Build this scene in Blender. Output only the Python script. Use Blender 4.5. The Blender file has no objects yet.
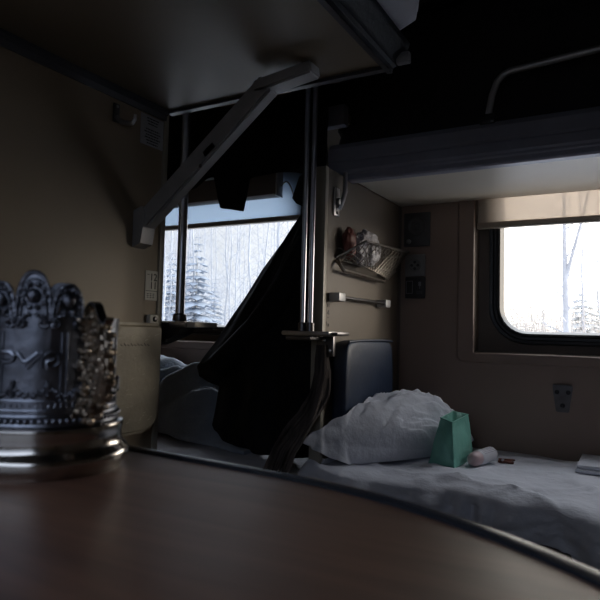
import bpy, bmesh, math, random
from mathutils import Vector, Matrix, noise
PI = math.pi
rnd = random.Random(7)
scene = bpy.context.scene
COL = scene.collection

# ------------------------------------------------------------------ camera
F, YAW, CZ, ROLL = 595.0, math.radians(29.7), 0.86, 0.025
PITCH = math.atan(31 / F)
CD = Vector((-math.sin(YAW) * math.cos(PITCH), math.cos(YAW) * math.cos(PITCH), math.sin(PITCH)))
_r0 = Vector((math.cos(YAW), math.sin(YAW), 0))
CR = (_r0 * math.cos(ROLL) + _r0.cross(CD) * math.sin(ROLL)).normalized()
CU = CR.cross(CD)
CP = Vector((0, 0, CZ))

def at(px, py, X=None, Y=None, Z=None):
    """world point on a plane of the carriage seen at a point of the photo (survey helper)"""
    v = CD * F + CR * (px - 300) - CU * (py - 300)
    if X is not None: t = (X - CP.x) / v.x
    elif Y is not None: t = (Y - CP.y) / v.y
    else: t = (Z - CP.z) / v.z
    return CP + v * t

cam = bpy.data.cameras.new('camera'); camo = bpy.data.objects.new('camera', cam); COL.objects.link(camo)
M4 = Matrix((CR, CU, -CD)).transposed().to_4x4(); M4.translation = CP
camo.matrix_world = M4
cam.sensor_width = 36; cam.lens = 36 * F / 600; cam.clip_start = 0.01; cam.clip_end = 500
cam.dof.use_dof = True; cam.dof.focus_distance = 2.0; cam.dof.aperture_fstop = 20
scene.camera = camo

# ------------------------------------------------------------------ materials
def mat(name, col, rough=.5, metal=0., var=0., vscale=8., bump=0., bscale=60., spec=.5, coat=0., sheen=0., stretch=None, detail=4):
    m = bpy.data.materials.new(name); m.use_nodes = True
    nt = m.node_tree; b = nt.nodes['Principled BSDF']
    b.inputs['Base Color'].default_value = (*col, 1); b.inputs['Roughness'].default_value = rough
    b.inputs['Metallic'].default_value = metal; b.inputs['Specular IOR Level'].default_value = spec
    b.inputs['Coat Weight'].default_value = coat; b.inputs['Sheen Weight'].default_value = sheen
    tc = nt.nodes.new('ShaderNodeTexCoord'); mp = nt.nodes.new('ShaderNodeMapping')
    nt.links.new(tc.outputs['Object'], mp.inputs[0])
    if stretch: mp.inputs['Scale'].default_value = stretch
    if var:
        n = nt.nodes.new('ShaderNodeTexNoise'); n.inputs['Scale'].default_value = vscale; n.inputs['Detail'].default_value = detail
        nt.links.new(mp.outputs[0], n.inputs['Vector'])
        r = nt.nodes.new('ShaderNodeValToRGB')
        r.color_ramp.elements[0].position = .3; r.color_ramp.elements[1].position = .7
        r.color_ramp.elements[0].color = (*[c * (1 - var) for c in col], 1)
        r.color_ramp.elements[1].color = (*[min(1, c * (1 + var)) for c in col], 1)
        nt.links.new(n.outputs['Fac'], r.inputs[0]); nt.links.new(r.outputs[0], b.inputs['Base Color'])
    if bump:
        n2 = nt.nodes.new('ShaderNodeTexNoise'); n2.inputs['Scale'].default_value = bscale; n2.inputs['Detail'].default_value = 5
        nt.links.new(mp.outputs[0], n2.inputs['Vector'])
        bp = nt.nodes.new('ShaderNodeBump'); bp.inputs['Strength'].default_value = bump; bp.inputs['Distance'].default_value = .01
        nt.links.new(n2.outputs['Fac'], bp.inputs['Height']); nt.links.new(bp.outputs[0], b.inputs['Normal'])
    return m

def through(name, tint, gloss, diffuse=None, dmix=0., trans=False):
    """pane or thin film: see-through mixed with a mirror sheen, or with a translucent cloth"""
    m = bpy.data.materials.new(name); m.use_nodes = True; nt = m.node_tree; nt.nodes.clear()
    out = nt.nodes.new('ShaderNodeOutputMaterial'); tr = nt.nodes.new('ShaderNodeBsdfTransparent')
    tr.inputs[0].default_value = (*tint, 1)
    gl = nt.nodes.new('ShaderNodeBsdfGlossy'); gl.inputs['Roughness'].default_value = .02 if not trans else .4
    mx = nt.nodes.new('ShaderNodeMixShader')
    if gloss is None:
        lw = nt.nodes.new('ShaderNodeLayerWeight'); lw.inputs[0].default_value = .5            # sheen grows towards grazing, from both sides
        pw = nt.nodes.new('ShaderNodeMath'); pw.operation = 'POWER'; pw.inputs[1].default_value = 5; ma = nt.nodes.new('ShaderNodeMath'); ma.operation = 'MULTIPLY_ADD'; ma.inputs[1].default_value = .9; ma.inputs[2].default_value = .03
        nt.links.new(lw.outputs['Facing'], pw.inputs[0]); nt.links.new(pw.outputs[0], ma.inputs[0]); nt.links.new(ma.outputs[0], mx.inputs[0])
    else: mx.inputs[0].default_value = gloss
    nt.links.new(tr.outputs[0], mx.inputs[1]); nt.links.new(gl.outputs[0], mx.inputs[2])
    last = mx
    if dmix:
        tl = nt.nodes.new('ShaderNodeBsdfTranslucent'); tl.inputs[0].default_value = (*diffuse, 1)
        df = nt.nodes.new('ShaderNodeBsdfDiffuse'); df.inputs[0].default_value = (*diffuse, 1)
        m2 = nt.nodes.new('ShaderNodeMixShader'); m2.inputs[0].default_value = .35
        nt.links.new(tl.outputs[0], m2.inputs[1]); nt.links.new(df.outputs[0], m2.inputs[2])
        m3 = nt.nodes.new('ShaderNodeMixShader'); m3.inputs[0].default_value = dmix
        nt.links.new(mx.outputs[0], m3.inputs[1]); nt.links.new(m2.outputs[0], m3.inputs[2]); last = m3
    nt.links.new(last.outputs[0], out.inputs[0])
    return m

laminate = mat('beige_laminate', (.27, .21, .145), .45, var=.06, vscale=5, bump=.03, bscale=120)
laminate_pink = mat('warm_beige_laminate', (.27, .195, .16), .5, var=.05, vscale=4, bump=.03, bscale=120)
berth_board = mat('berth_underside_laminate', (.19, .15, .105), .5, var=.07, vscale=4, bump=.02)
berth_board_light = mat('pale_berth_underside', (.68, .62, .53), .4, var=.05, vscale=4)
dark_trim = mat('dark_blue_grey_profile', (.045, .046, .056), .42, var=.15, vscale=10)
fascia_mat = mat('dark_blue_profile', (.33, .34, .42), .4, var=.12, vscale=8)
padded = mat('dark_navy_leatherette', (.016, .019, .028), .38, var=.2, vscale=12, bump=.1, bscale=150)
edge_trim_mat = mat('beige_edge_profile', (.36, .33, .27), .4, var=.06)
alu = mat('grey_painted_metal', (.42, .42, .43), .42, metal=.3, var=.1, vscale=20)
steel = mat('worn_polished_steel', (.52, .50, .50), .34, metal=1., var=.15, vscale=30)
steel_dark = mat('dark_steel', (.16, .155, .16), .32, metal=1., var=.2, vscale=30)
pole_mat = mat('grab_pole_steel', (.50, .51, .56), .28, metal=1., var=.1, vscale=12)
black_plastic = mat('black_plastic', (.018, .018, .02), .45, var=.2, vscale=20)
rubber = mat('black_window_rubber', (.012, .012, .014), .38, var=.2, vscale=20)
recess_mat = mat('brown_window_liner', (.10, .075, .058), .5, var=.08)
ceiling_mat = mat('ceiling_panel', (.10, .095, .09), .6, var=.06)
floor_mat = mat('dark_linoleum', (.06, .055, .05), .6, var=.2, vscale=12)
plate_grey = mat('grey_notice_plate', (.42, .43, .46), .5, var=.05)
white_plate = mat('cream_number_plate', (.74, .72, .66), .5, var=.04)
ink = mat('dark_print', (.03, .03, .035), .6, var=.1)
socket_grey = mat('silver_grey_plastic', (.17, .165, .165), .45, var=.08, vscale=20)
sheet_mat = mat('white_bed_sheet', (.62, .63, .70), .9, var=.05, vscale=6, bump=.55, bscale=28)
pillow_mat = mat('white_pillowcase', (.60, .61, .67), .9, var=.05, vscale=8, bump=.5, bscale=30)
mattress_mat = mat('dark_grey_mattress_ticking', (.16, .16, .17), .9, var=.15, vscale=20, bump=.3)
berth_base = mat('dark_brown_leatherette', (.05, .042, .04), .6, var=.15, vscale=10)
green_mat = mat('sea_green_leatherette', (.17, .42, .34), .42, var=.10, vscale=14, bump=.25, bscale=50)
green_mat_dark = mat('deep_green_lining', (.05, .19, .15), .6, var=.1)
bottle_mat = mat('pale_pink_grey_plastic', (.62, .61, .65), .4, var=.05, vscale=20)
bottle_cap_mat = mat('pinkish_cap_plastic', (.52, .37, .38), .35, var=.04)
label_mat = mat('faint_printed_text', (.33, .30, .36), .5, var=.1)
blue_mat = mat('blue_leatherette', (.006, .019, .052), .5, var=.15, vscale=10, bump=.1)
olive_mat = mat('worn_olive_leatherette', (.36, .315, .24), .42, var=.22, vscale=9, bump=.12, bscale=90)
fleck_mat = mat('pale_scuff', (.55, .49, .38), .5, var=.1)
blanket_mat = mat('grey_blue_wool_blanket', (.26, .30, .36), .95, var=.12, vscale=14, bump=.35, bscale=90, sheen=.15)
coat_mat = mat('black_down_fabric', (.006, .006, .007), .75, var=.2, vscale=10, bump=.2, bscale=40, spec=.2)
scarf_mat = mat('grey_brown_fur', (.085, .07, .065), .95, var=.6, vscale=30, bump=.6, bscale=60, stretch=(1, 1, .12))
dark_cloth = mat('dark_bedding_cloth', (.03, .03, .036), .9, var=.25, vscale=5, bump=.3, bscale=30)
bag_film = mat('crinkled_clear_bag', (.42, .40, .42), .35, var=.2, vscale=40, bump=.5, bscale=80)
bag_red = mat('red_packet_print', (.20, .06, .05), .5, var=.25, vscale=20)
wire = mat('chromed_wire', (.30, .27, .24), .35, metal=1., var=.2, vscale=40)
silver = mat('oxidised_silver', (.22, .235, .28), .30, metal=1., var=.35, vscale=60, bump=.05, bscale=200)
silver_dark = mat('blackened_silver_relief', (.16, .168, .20), .36, metal=1., var=.45, vscale=180, bump=.25, bscale=400)
silver_bright = mat('polished_silver_base', (.50, .47, .44), .16, metal=1., var=.12, vscale=40)
handle_mat = mat('bronzed_silver_relief', (.32, .26, .20), .30, metal=1., var=.5, vscale=150, bump=.2, bscale=300)
hazy_frost_bark = mat('hazy_frosted_birch_bark', (.62, .60, .60), .9, var=.2, vscale=3)  # tree colours hold frost plus extra paleness standing in for winter haze
hazy_frost_bark_blue = mat('hazy_frosted_twigs', (.50, .52, .56), .95, var=.15, vscale=1.5)
hazy_frost_spruce = mat('hazy_frosted_spruce', (.62, .62, .60), .95, var=.15, vscale=2)
hazy_bush = mat('haze_paled_brush', (.68, .61, .54), .95, var=.2, vscale=2)  # brush colour paled for the haze as well
snow_mat = mat('snow', (.60, .61, .64), .9, var=.04, vscale=.3)
trinket_brown = mat('brown_tortoiseshell', (.16, .05, .03), .3, var=.6, vscale=60)
glass_mat = through('window_glass', (.97, .98, .98), None)
blind_blue = through('pale_blue_blind_cloth', (.55, .62, .70), .02, (.55, .64, .74), .80, True)
blind_cream = through('thin_cream_blind_cloth', (.46, .42, .385), .02, (.72, .66, .60), .55, True)
bar_mat = mat('blind_bar_beige', (.33, .28, .23), .45, var=.05)

# dark wood laminate of the table
wood = bpy.data.materials.new('dark_walnut_laminate'); wood.use_nodes = True
nt = wood.node_tree; b = nt.nodes['Principled BSDF']
tc = nt.nodes.new('ShaderNodeTexCoord'); mp = nt.nodes.new('ShaderNodeMapping'); mp.inputs['Scale'].default_value = (2.2, 26, 10)
mp.inputs['Rotation'].default_value = (0, 0, math.radians(-14))
nz = nt.nodes.new('ShaderNodeTexNoise'); nz.inputs['Scale'].default_value = 3.0; nz.inputs['Detail'].default_value = 6; nz.inputs['Distortion'].default_value = .6
rp = nt.nodes.new('ShaderNodeValToRGB'); rp.color_ramp.elements[0].position = .3; rp.color_ramp.elements[1].position = .72
rp.color_ramp.elements[0].color = (.10, .043, .027, 1); rp.color_ramp.elements[1].color = (.23, .11, .068, 1)
nt.links.new(tc.outputs['Object'], mp.inputs[0]); nt.links.new(mp.outputs[0], nz.inputs['Vector']); nt.links.new(nz.outputs['Fac'], rp.inputs[0])
nt.links.new(rp.outputs[0], b.inputs['Base Color'])
n3 = nt.nodes.new('ShaderNodeTexNoise'); n3.inputs['Scale'].default_value = 9; n3.inputs['Detail'].default_value = 5
mr = nt.nodes.new('ShaderNodeMapRange'); mr.inputs['From Min'].default_value = .35; mr.inputs['From Max'].default_value = .7
mr.inputs['To Min'].default_value = .36; mr.inputs['To Max'].default_value = .48
nt.links.new(tc.outputs['Object'], n3.inputs['Vector']); nt.links.new(n3.outputs['Fac'], mr.inputs[0]); nt.links.new(mr.outputs[0], b.inputs['Roughness'])
b.inputs['Specular IOR Level'].default_value = 1.0; b.inputs['IOR'].default_value = 1.6; b.inputs['Coat Weight'].default_value = .3; b.inputs['Coat Roughness'].default_value = .55

# ------------------------------------------------------------------ object helpers
WL = {}
def finish_mesh(name, bm, m, smooth=True, angle=40):
    bmesh.ops.remove_doubles(bm, verts=bm.verts, dist=1e-6)
    bmesh.ops.recalc_face_normals(bm, faces=bm.faces)
    me = bpy.data.meshes.new(name); bm.to_mesh(me); bm.free()
    me.materials.append(m)
    if smooth:
        for p in me.polygons: p.use_smooth = True
        me.set_sharp_from_angle(angle=math.radians(angle))
    return me

def obj(name, bm, m, parent=None, smooth=True, angle=40, label=None):
    me = finish_mesh(name, bm, m, smooth, angle)
    o = bpy.data.objects.new(name, me); COL.objects.link(o)
    if parent is not None:
        w = WL[parent]; me.transform(Matrix.Translation(-w)); o.parent = parent; WL[o] = w
    else:
        xs = [v.co for v in me.vertices]
        w = Vector(((min(v.x for v in xs) + max(v.x for v in xs)) / 2, (min(v.y for v in xs) + max(v.y for v in xs)) / 2, min(v.z for v in xs)))
        me.transform(Matrix.Translation(-w)); o.location = w; WL[o] = w
    if label: o['label'] = label
    return o

def tag(o, label, cat, group=None):
    o['label'] = label; o['category'] = cat
    if group: o['group'] = group
    return o

def thing(name, label, cat, loc=(0, 0, 0), group=None):
    o = bpy.data.objects.new(name, None); COL.objects.link(o); o.location = loc; o.empty_display_size = .05
    WL[o] = Vector(loc); return tag(o, label, cat, group)

def struct(name, bm=None, m=None, loc=(0, 0, 0), smooth=False):
    if bm is None:
        o = bpy.data.objects.new(name, None); COL.objects.link(o); o.location = loc; WL[o] = Vector(loc)
    else: o = obj(name, bm, m, smooth=smooth)
    o['kind'] = 'structure'; return o

def copy_tree(o, loc, scale=None, rz=None):
    c = o.copy(); COL.objects.link(c); c.location = loc
    if scale: c.scale = scale
    if rz is not None: c.rotation_euler = (0, 0, rz)
    for ch in list(o.children):
        d = ch.copy(); COL.objects.link(d); d.parent = c
    return c

# ------------------------------------------------------------------ mesh helpers
def B(): return bmesh.new()
def box(bm, x0, x1, y0, y1, z0, z1, bev=0., seg=2):
    t = bmesh.new(); bmesh.ops.create_cube(t, size=1)
    for v in t.verts: v.co = Vector(((x0 + x1) / 2 + v.co.x * (x1 - x0), (y0 + y1) / 2 + v.co.y * (y1 - y0), (z0 + z1) / 2 + v.co.z * (z1 - z0)))
    if bev: bmesh.ops.bevel(t, geom=t.edges[:], offset=bev, segments=seg, affect='EDGES', profile=.6)
    merge(bm, t); return bm
def merge(bm, t):
    me = bpy.data.meshes.new('tmp'); t.to_mesh(me); t.free(); bm.from_mesh(me); bpy.data.meshes.remove(me)
def obox(bm, a, b, side, w, h, bev=0.):
    """bar from a to b; width w along side, height h along the third axis"""
    a, b = Vector(a), Vector(b); d = (b - a); L = d.length; d.normalize(); s = (Vector(side) - d * Vector(side).dot(d)).normalized(); u = d.cross(s)
    t = bmesh.new(); bmesh.ops.create_cube(t, size=1)
    if bev:
        for v in t.verts: v.co = Vector((v.co.x * L, v.co.y * w, v.co.z * h))
        bmesh.ops.bevel(t, geom=t.edges[:], offset=bev, segments=2, affect='EDGES')
        for v in t.verts: v.co = (a + b) / 2 + d * v.co.x + s * v.co.y + u * v.co.z
    else:
        for v in t.verts: v.co = (a + b) / 2 + d * v.co.x * L + s * v.co.y * w + u * v.co.z * h
    merge(bm, t)
def tube(bm, pts, r, n=10, closed=False, radii=None):
    pts = [Vector(p) for p in pts]; N = len(pts); rings = []
    up = None
    for i, p in enumerate(pts):
        if closed: d = pts[(i + 1) % N] - pts[i - 1]
        else: d = pts[min(i + 1, N - 1)] - pts[max(i - 1, 0)]
        d.normalize()
        if up is None: up = d.orthogonal().normalized()
        else:
            up = up - d * up.dot(d)
            up = up.normalized() if up.length > 1e-6 else d.orthogonal().normalized()
        s = d.cross(up); rr = radii[i] if radii else r
        rings.append([bm.verts.new(p + (up * math.cos(2 * PI * k / n) + s * math.sin(2 * PI * k / n)) * rr) for k in range(n)])
    for i in range(N if closed else N - 1):
        a, c = rings[i], rings[(i + 1) % N]
        for k in range(n): bm.faces.new((a[k], a[(k + 1) % n], c[(k + 1) % n], c[k]))
    if not closed:
        bm.faces.new(rings[0][::-1]); bm.faces.new(rings[-1])
def lathe(bm, prof, c, n=48, cap0=True, cap1=True, axis=None):
    """prof: (radius, height); axis None = z"""
    c = Vector(c); ax = Vector(axis).normalized() if axis else Vector((0, 0, 1)); e1 = ax.orthogonal().normalized() if axis else Vector((1, 0, 0)); e2 = ax.cross(e1)
    rings = [[bm.verts.new(c + ax * z + (e1 * math.cos(2 * PI * k / n) + e2 * math.sin(2 * PI * k / n)) * r) for k in range(n)] for r, z in prof]
    for a, d in zip(rings, rings[1:]):
        for k in range(n): bm.faces.new((a[k], a[(k + 1) % n], d[(k + 1) % n], d[k]))
    if cap0: bm.faces.new(rings[0][::-1])
    if cap1: bm.faces.new(rings[-1])
def grid(bm, fn, nu, nv):
    vs = [[bm.verts.new(fn(i / nu, j / nv)) for j in range(nv + 1)] for i in range(nu + 1)]
    for i in range(nu):
        for j in range(nv): bm.faces.new((vs[i][j], vs[i + 1][j], vs[i + 1][j + 1], vs[i][j + 1]))
    return vs
def slab(bm, fn, nu, nv, thick):
    """closed sheet: fn gives the front, thick(u, v) -> offset vector to the back"""
    A = grid(bm, fn, nu, nv); Bk = grid(bm, lambda u, v: fn(u, v) + thick(u, v), nu, nv)
    for i in range(nu):
        for j in (0, nv): bm.faces.new((A[i][j], A[i + 1][j], Bk[i + 1][j], Bk[i][j]))
    for j in range(nv):
        for i in (0, nu): bm.faces.new((A[i][j], A[i][j + 1], Bk[i][j + 1], Bk[i][j]))
def prism(bm, poly, h, map3):
    """poly of 2-D points extruded by h; map3(a, b, t) -> Vector"""
    lo = [bm.verts.new(map3(a, c, 0)) for a, c in poly]; hi = [bm.verts.new(map3(a, c, h)) for a, c in poly]; n = len(poly)
    bm.faces.new(lo[::-1]); bm.faces.new(hi)
    for i in range(n): bm.faces.new((lo[i], lo[(i + 1) % n], hi[(i + 1) % n], hi[i]))
def ball(bm, c, r, seg=8, ring=6, sc=(1, 1, 1)):
    t = bmesh.new(); bmesh.ops.create_uvsphere(t, u_segments=seg, v_segments=ring, radius=r)
    for v in t.verts: v.co = Vector((v.co.x * sc[0], v.co.y * sc[1], v.co.z * sc[2])) + Vector(c)
    merge(bm, t)
def rrect(x0, x1, z0, z1, r, n=8):
    out = []
    for cx, cz, a0 in ((x1 - r, z1 - r, 0), (x0 + r, z1 - r, 90), (x0 + r, z0 + r, 180), (x1 - r, z0 + r, 270)):
        for k in range(n + 1):
            a = math.radians(a0 + 90 * k / n); out.append((cx + r * math.cos(a), cz + r * math.sin(a)))
    return out
def sweep_rr(bm, loops, closed=True):
    """loops: list of (x0,x1,z0,z1,r,y) -> strips between successive loops, closed back on the first"""
    rings = [[bm.verts.new((x, y, z)) for x, z in rrect(x0, x1, z0, z1, r)] for x0, x1, z0, z1, r, y in loops]
    n = len(rings[0])
    for a, c in zip(rings, rings[1:] + (rings[:1] if closed else [])):
        for k in range(n): bm.faces.new((a[k], a[(k + 1) % n], c[(k + 1) % n], c[k]))
def fbm(p, o=4): return noise.fractal(Vector(p), 1.0, 2.0, o)
def text_bm(s, size, origin, ex, ey, depth=.0008):
    cu = bpy.data.curves.new('txt', 'FONT'); cu.body = s; cu.size = size; cu.extrude = depth / 2; cu.resolution_u = 4
    cu.align_x = 'CENTER'; cu.align_y = 'CENTER'
    o = bpy.data.objects.new('txt', cu); COL.objects.link(o)
    dg = bpy.context.evaluated_depsgraph_get(); me = bpy.data.meshes.new_from_object(o.evaluated_get(dg))
    bm = B(); bm.from_mesh(me); bpy.data.objects.remove(o); bpy.data.meshes.remove(me); bpy.data.curves.remove(cu)
    ex, ey, origin = Vector(ex).normalized(), Vector(ey).normalized(), Vector(origin); ez = ex.cross(ey)
    for v in bm.verts: v.co = origin + ex * v.co.x + ey * v.co.y + ez * v.co.z
    return bm

# ------------------------------------------------------------------ the carriage shell
YF, YB, ZC = 2.15, -.45, 2.42           # window wall across the aisle, wall behind the camera, ceiling
XL, XM = -1.19, -.795                   # faces of the left partition and of the middle partition
XEL, XER = -2.78, 1.05
W0, W1 = .80, 1.56                      # window opening, bottom and top
WINS = ((-.51, .60), (-2.31, -1.20))
OWN = (-.78, .33)

struct('floor', box(B(), XEL - .1, XER + .1, YB - .12, YF + .12, -.06, 0), floor_mat)
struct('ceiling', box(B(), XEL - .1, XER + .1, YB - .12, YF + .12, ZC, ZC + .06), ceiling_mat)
def wall_with_holes(name, y0, y1, holes, m):
    bm = B(); xs = [XEL - .1]
    for a, c in sorted(holes): xs += [a, c]
    xs.append(XER + .1)
    for i in range(0, len(xs), 2): box(bm, xs[i], xs[i + 1], y0, y1, 0, ZC)
    for a, c in holes: box(bm, a, c, y0, y1, 0, W0); box(bm, a, c, y0, y1, W1, ZC)
    return struct(name, bm, m)
wall_with_holes('wall_front', YF, YF + .12, WINS, laminate_pink)
wall_with_holes('wall_back', YB - .12, YB, [OWN], laminate)
struct('wall_light_stop_left', box(B(), XEL - .1, XEL, YB, YF, 0, ZC), laminate)  # unseen wall added to keep sky light out of the open end
struct('wall_light_stop_right', box(B(), XER, XER + .1, YB, YF, 0, ZC), laminate)  # likewise unseen, added to shut out light on this side
struct('wall_left', box(B(), XL - .025, XL, YB, 1.27, 0, ZC), laminate)
bm = B()
prism(bm, [(1.532, 0), (YF, 0), (YF, 1.344), (1.532, 1.344)], .025, lambda a, c, t: Vector((XM - t, a, c)))
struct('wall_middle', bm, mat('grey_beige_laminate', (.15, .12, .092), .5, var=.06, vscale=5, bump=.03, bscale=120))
struct('trim_1', box(B(), XL - .031, XL + .006, 1.264, 1.284, 0, ZC, .004), edge_trim_mat, smooth=True)
struct('trim_2', box(B(), XM - .031, XM + .006, 1.518, 1.538, 0, 1.344, .004), edge_trim_mat, smooth=True)
struct('trim_3', box(B(), XM, XM + .008, YF - .008, YF, .4, 1.345), mat('corner_seam', (.12, .095, .08), .5, var=.05))

def window(n, x0, x1, y, s, bounds=None):
    """y is the inner wall face, s the direction out of the carriage"""
    w = struct('window_%d' % n, loc=((x0 + x1) / 2, y, W0))
    bm = B()                                            # liner of the recess, with a rounded hole
    g0 = (x0 + .052, x1 - .052, W0 + .044, W1 - .04)
    sweep_rr(bm, [(x0, x1, W0, W1, .006, y + .001 * s), (x0, x1, W0, W1, .006, y + .05 * s), (*g0, .12, y + .055 * s), (*g0, .12, y + .10 * s),
                  (x0 + .004, x1 - .004, W0 + .004, W1 - .004, .006, y + .10 * s), (x0 + .004, x1 - .004, W0 + .004, W1 - .004, .006, y + .056 * s)])
    obj('window_liner', bm, recess_mat, w)
    bm = B()                                            # rubber gasket with a raised lip
    def g(d): return (g0[0] + d, g0[1] - d, g0[2] + d, g0[3] - d, max(.12 - d, .03))
    sweep_rr(bm, [(*g(-.012), y + .052 * s), (*g(-.008), y + .042 * s), (*g(.002), y + .044 * s), (*g(.005), y + .052 * s), (*g(.014), y + .052 * s), (*g(.018), y + .046 * s),
                  (*g(.026), y + .05 * s), (*g(.034), y + .075 * s), (*g(.034), y + .09 * s), (*g(-.012), y + .09 * s)])
    obj('gasket', bm, rubber, w)
    bm = B(); gg = g(.030); lo = rrect(*gg[:4], gg[4])
    prism(bm, lo, .005, lambda a, c, t: Vector((a, y + (.078 + t) * s, c)))
    obj('glass', bm, glass_mat, w, smooth=False)
    bm = B()                                            # raised surround panel on the wall
    sweep_rr(bm, [(x0, x1, W0, W1, .004, y - .001 * s), (x0 - .002, x1 + .002, W0 - .002, W1 + .002, .006, y - .008 * s), (x0 - .055, x1 + .055, W0 - .03, W1 + .03, .02, y - .008 * s),
                  (x0 - .062, x1 + .062, W0 - .037, W1 + .037, .026, y - .001 * s)])
    obj('surround', bm, laminate_pink, w)
    return w
window(1, *WINS[0], YF, 1); window(2, *WINS[1], YF, 1); window(3, *OWN, YB, -1)

# ------------------------------------------------------------------ blinds
def blind(loc_x0, loc_x1, zb, label, cloth, cassette, group):
    t = thing('roller_blind', label, 'blind', ((loc_x0 + loc_x1) / 2, YF + .02, zb))
    bm = B(); box(bm, loc_x0, loc_x1, YF + .022, YF + .0235, zb + .01, W1 - .003); obj('blind_cloth', bm, cloth, t, smooth=False)
    bm = B(); box(bm, loc_x0, loc_x1, YF + .008, YF + .034, zb, zb + .022, .004); obj('bottom_bar', bm, bar_mat, t)
    if cassette:
        bm = B(); x1 = cassette
        prism(bm, [(YF - .055, 1.435), (YF - .045, 1.428), (YF - .012, 1.428), (YF - .012, 1.53), (YF - .05, 1.53), (YF - .06, 1.50), (YF - .06, 1.46)], x1 - loc_x0, lambda a, c, h: Vector((loc_x0 + h, a, c)))
        obj('cassette', bm, mat('blind_cassette_brown', (.12, .10, .09), .4, var=.08), t)
        bm = B(); box(bm, x1, x1 + .008, YF - .06, YF - .012, 1.425, 1.535, .002); obj('end_cap', bm, alu, t)
        bm = B(); tube(bm, [(x1 + .01 + .07 * k / 10, YF - .03, 1.47 + .03 * math.sin(PI * k / 10) - .07 * (k / 10) ** 2) for k in range(11)], .003, 6); obj('pull_cord', bm, bar_mat, t)
    return t
blind(-.506, .596, 1.243, 'thin cream roller blind pulled partly down over the right window', blind_cream, None, None)
blind(-2.306, -1.204, 1.330, 'pale blue roller blind under a brown cassette on the left window', blind_blue, -1.325, None)

# ------------------------------------------------------------------ table
ZT = .78
outer = []
for k in range(0, 25):
    a = math.radians(90 * k / 24); outer.append((-.19 + .285 * math.cos(a), .008 + .275 * math.sin(a)))
outer += [(-.24, .285), (-.30, .288), (-.38, .288), (-.44, .284)]
for k in range(0, 13):
    a = math.radians(90 + 90 * k / 12); outer.append((-.46 + .13 * math.cos(a), .152 + .13 * math.sin(a)))
outer += [(-.59, YB), (.095, YB)]
t = thing('table', 'dark wood laminate table with a rounded end in the foreground', 'table', (-.25, -.1, 0))
bm = B(); prism(bm, outer, .028, lambda a, c, h: Vector((a, c, ZT - .028 + h))); obj('tabletop', bm, wood, t)
bm = B()
edge = outer[:-2]
cen = Vector((-.25, -.1))
edge = [(.095, YB)] + edge + [(-.59, YB)]
pr = [(.001, -.034), (.008, -.032), (.011, -.016), (.010, -.003), (.006, .0012), (.001, .0016), (-.003, .0004), (-.003, -.034)]
rings = []
for i, (x, y) in enumerate(edge):
    a = Vector(edge[max(i - 1, 0)]); c = Vector(edge[min(i + 1, len(edge) - 1)]); d = (c - a).normalized(); nrm = Vector((d.y, -d.x))
    rings.append([bm.verts.new((x + nrm.x * o, y + nrm.y * o, ZT + z)) for o, z in pr])
for a, c in zip(rings, rings[1:]):
    for k in range(len(pr)): bm.faces.new((a[k], a[(k + 1) % len(pr)], c[(k + 1) % len(pr)], c[k]))
bm.faces.new(rings[0]); bm.faces.new(rings[-1])
obj('edge_band', bm, mat('dark_glossy_edge_band', (.03, .034, .045), .25, var=.1), t)
bm = B(); box(bm, -.5, .0, YB, YB + .05, .60, ZT - .029, .005); obox(bm, (-.25, YB + .04, .45), (-.25, -.02, ZT - .04), (1, 0, 0), .05, .03)
obj('bracket', bm, alu, t)

# ------------------------------------------------------------------ tea glass holder
CC = at(45, 464.5, Z=ZT)
tocam = math.atan2(CP.y - CC.y, CP.x - CC.x)             # azimuth of the camera seen from the holder
rgt = tocam + PI / 2                                     # + angle = picture right
RB = .0365
cup = thing('tea_glass_holder', 'ornate oxidised silver tea glass holder standing on the table', 'glass holder', (CC.x, CC.y, ZT))
def cp(ang, r, z):
    """ang in degrees: 0 faces the camera, positive to the picture's right"""
    a = tocam + math.radians(ang); return Vector((CC.x + r * math.cos(a), CC.y + r * math.sin(a), ZT + z))
bm = B()
lathe(bm, [(.040, .0015), (.0415, .000), (.0425, .002), (.0440, .0035), (.0455, .0055), (.0460, .0085), (.0450, .0110), (.0425, .0130), (.0415, .0155), (.0412, .0200), (.0420, .0235), (.0415, .0255), (.0385, .0265), (.036, .0265), (.030, .024)], (CC.x, CC.y, ZT), 96, True, True)
obj('base', bm, silver_bright, cup, angle=50, label='polished round base of the holder')
LOBES = [(-14, .0235, 13.5), (12, .0175, 12), (-40, .0175, 12), (-66, .0235, 13.5), (172, .0225, 15), (203, .0165, 13), (-128, .0165, 13), (-100, .0165, 13)]
def rim(a):
    h = .0845
    for c, ht, w in LOBES:
        d = abs((a - c + 180) % 360 - 180) / w
        if d < 1: h = max(h, .0845 + ht * (1 - d ** 2.4) ** .5)
    return h
bm = B()
NA, NZ = 240, 22
def prof_r(f): return RB + .0012 * (1 - f) ** 3 + .0010 * f ** 3
outerv = [[bm.verts.new(cp(360 * i / NA, prof_r(j / NZ), .026 + (rim(360 * i / NA) - .026) * j / NZ)) for j in range(NZ + 1)] for i in range(NA)]
innerv = [[bm.verts.new(cp(360 * i / NA, prof_r(j / NZ) - .0016, .026 + (rim(360 * i / NA) - .026) * j / NZ)) for j in range(NZ + 1)] for i in range(NA)]
for i in range(NA):
    k = (i + 1) % NA
    for j in range(NZ):
        bm.faces.new((outerv[i][j], outerv[k][j], outerv[k][j + 1], outerv[i][j + 1])); bm.faces.new((innerv[i][j], innerv[i][j + 1], innerv[k][j + 1], innerv[k][j]))
    bm.faces.new((outerv[i][NZ], outerv[k][NZ], innerv[k][NZ], innerv[i][NZ])); bm.faces.new((outerv[i][0], innerv[i][0], innerv[k][0], outerv[k][0]))
obj('body', bm, silver, cup)
bm = B(); n = 72
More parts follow.
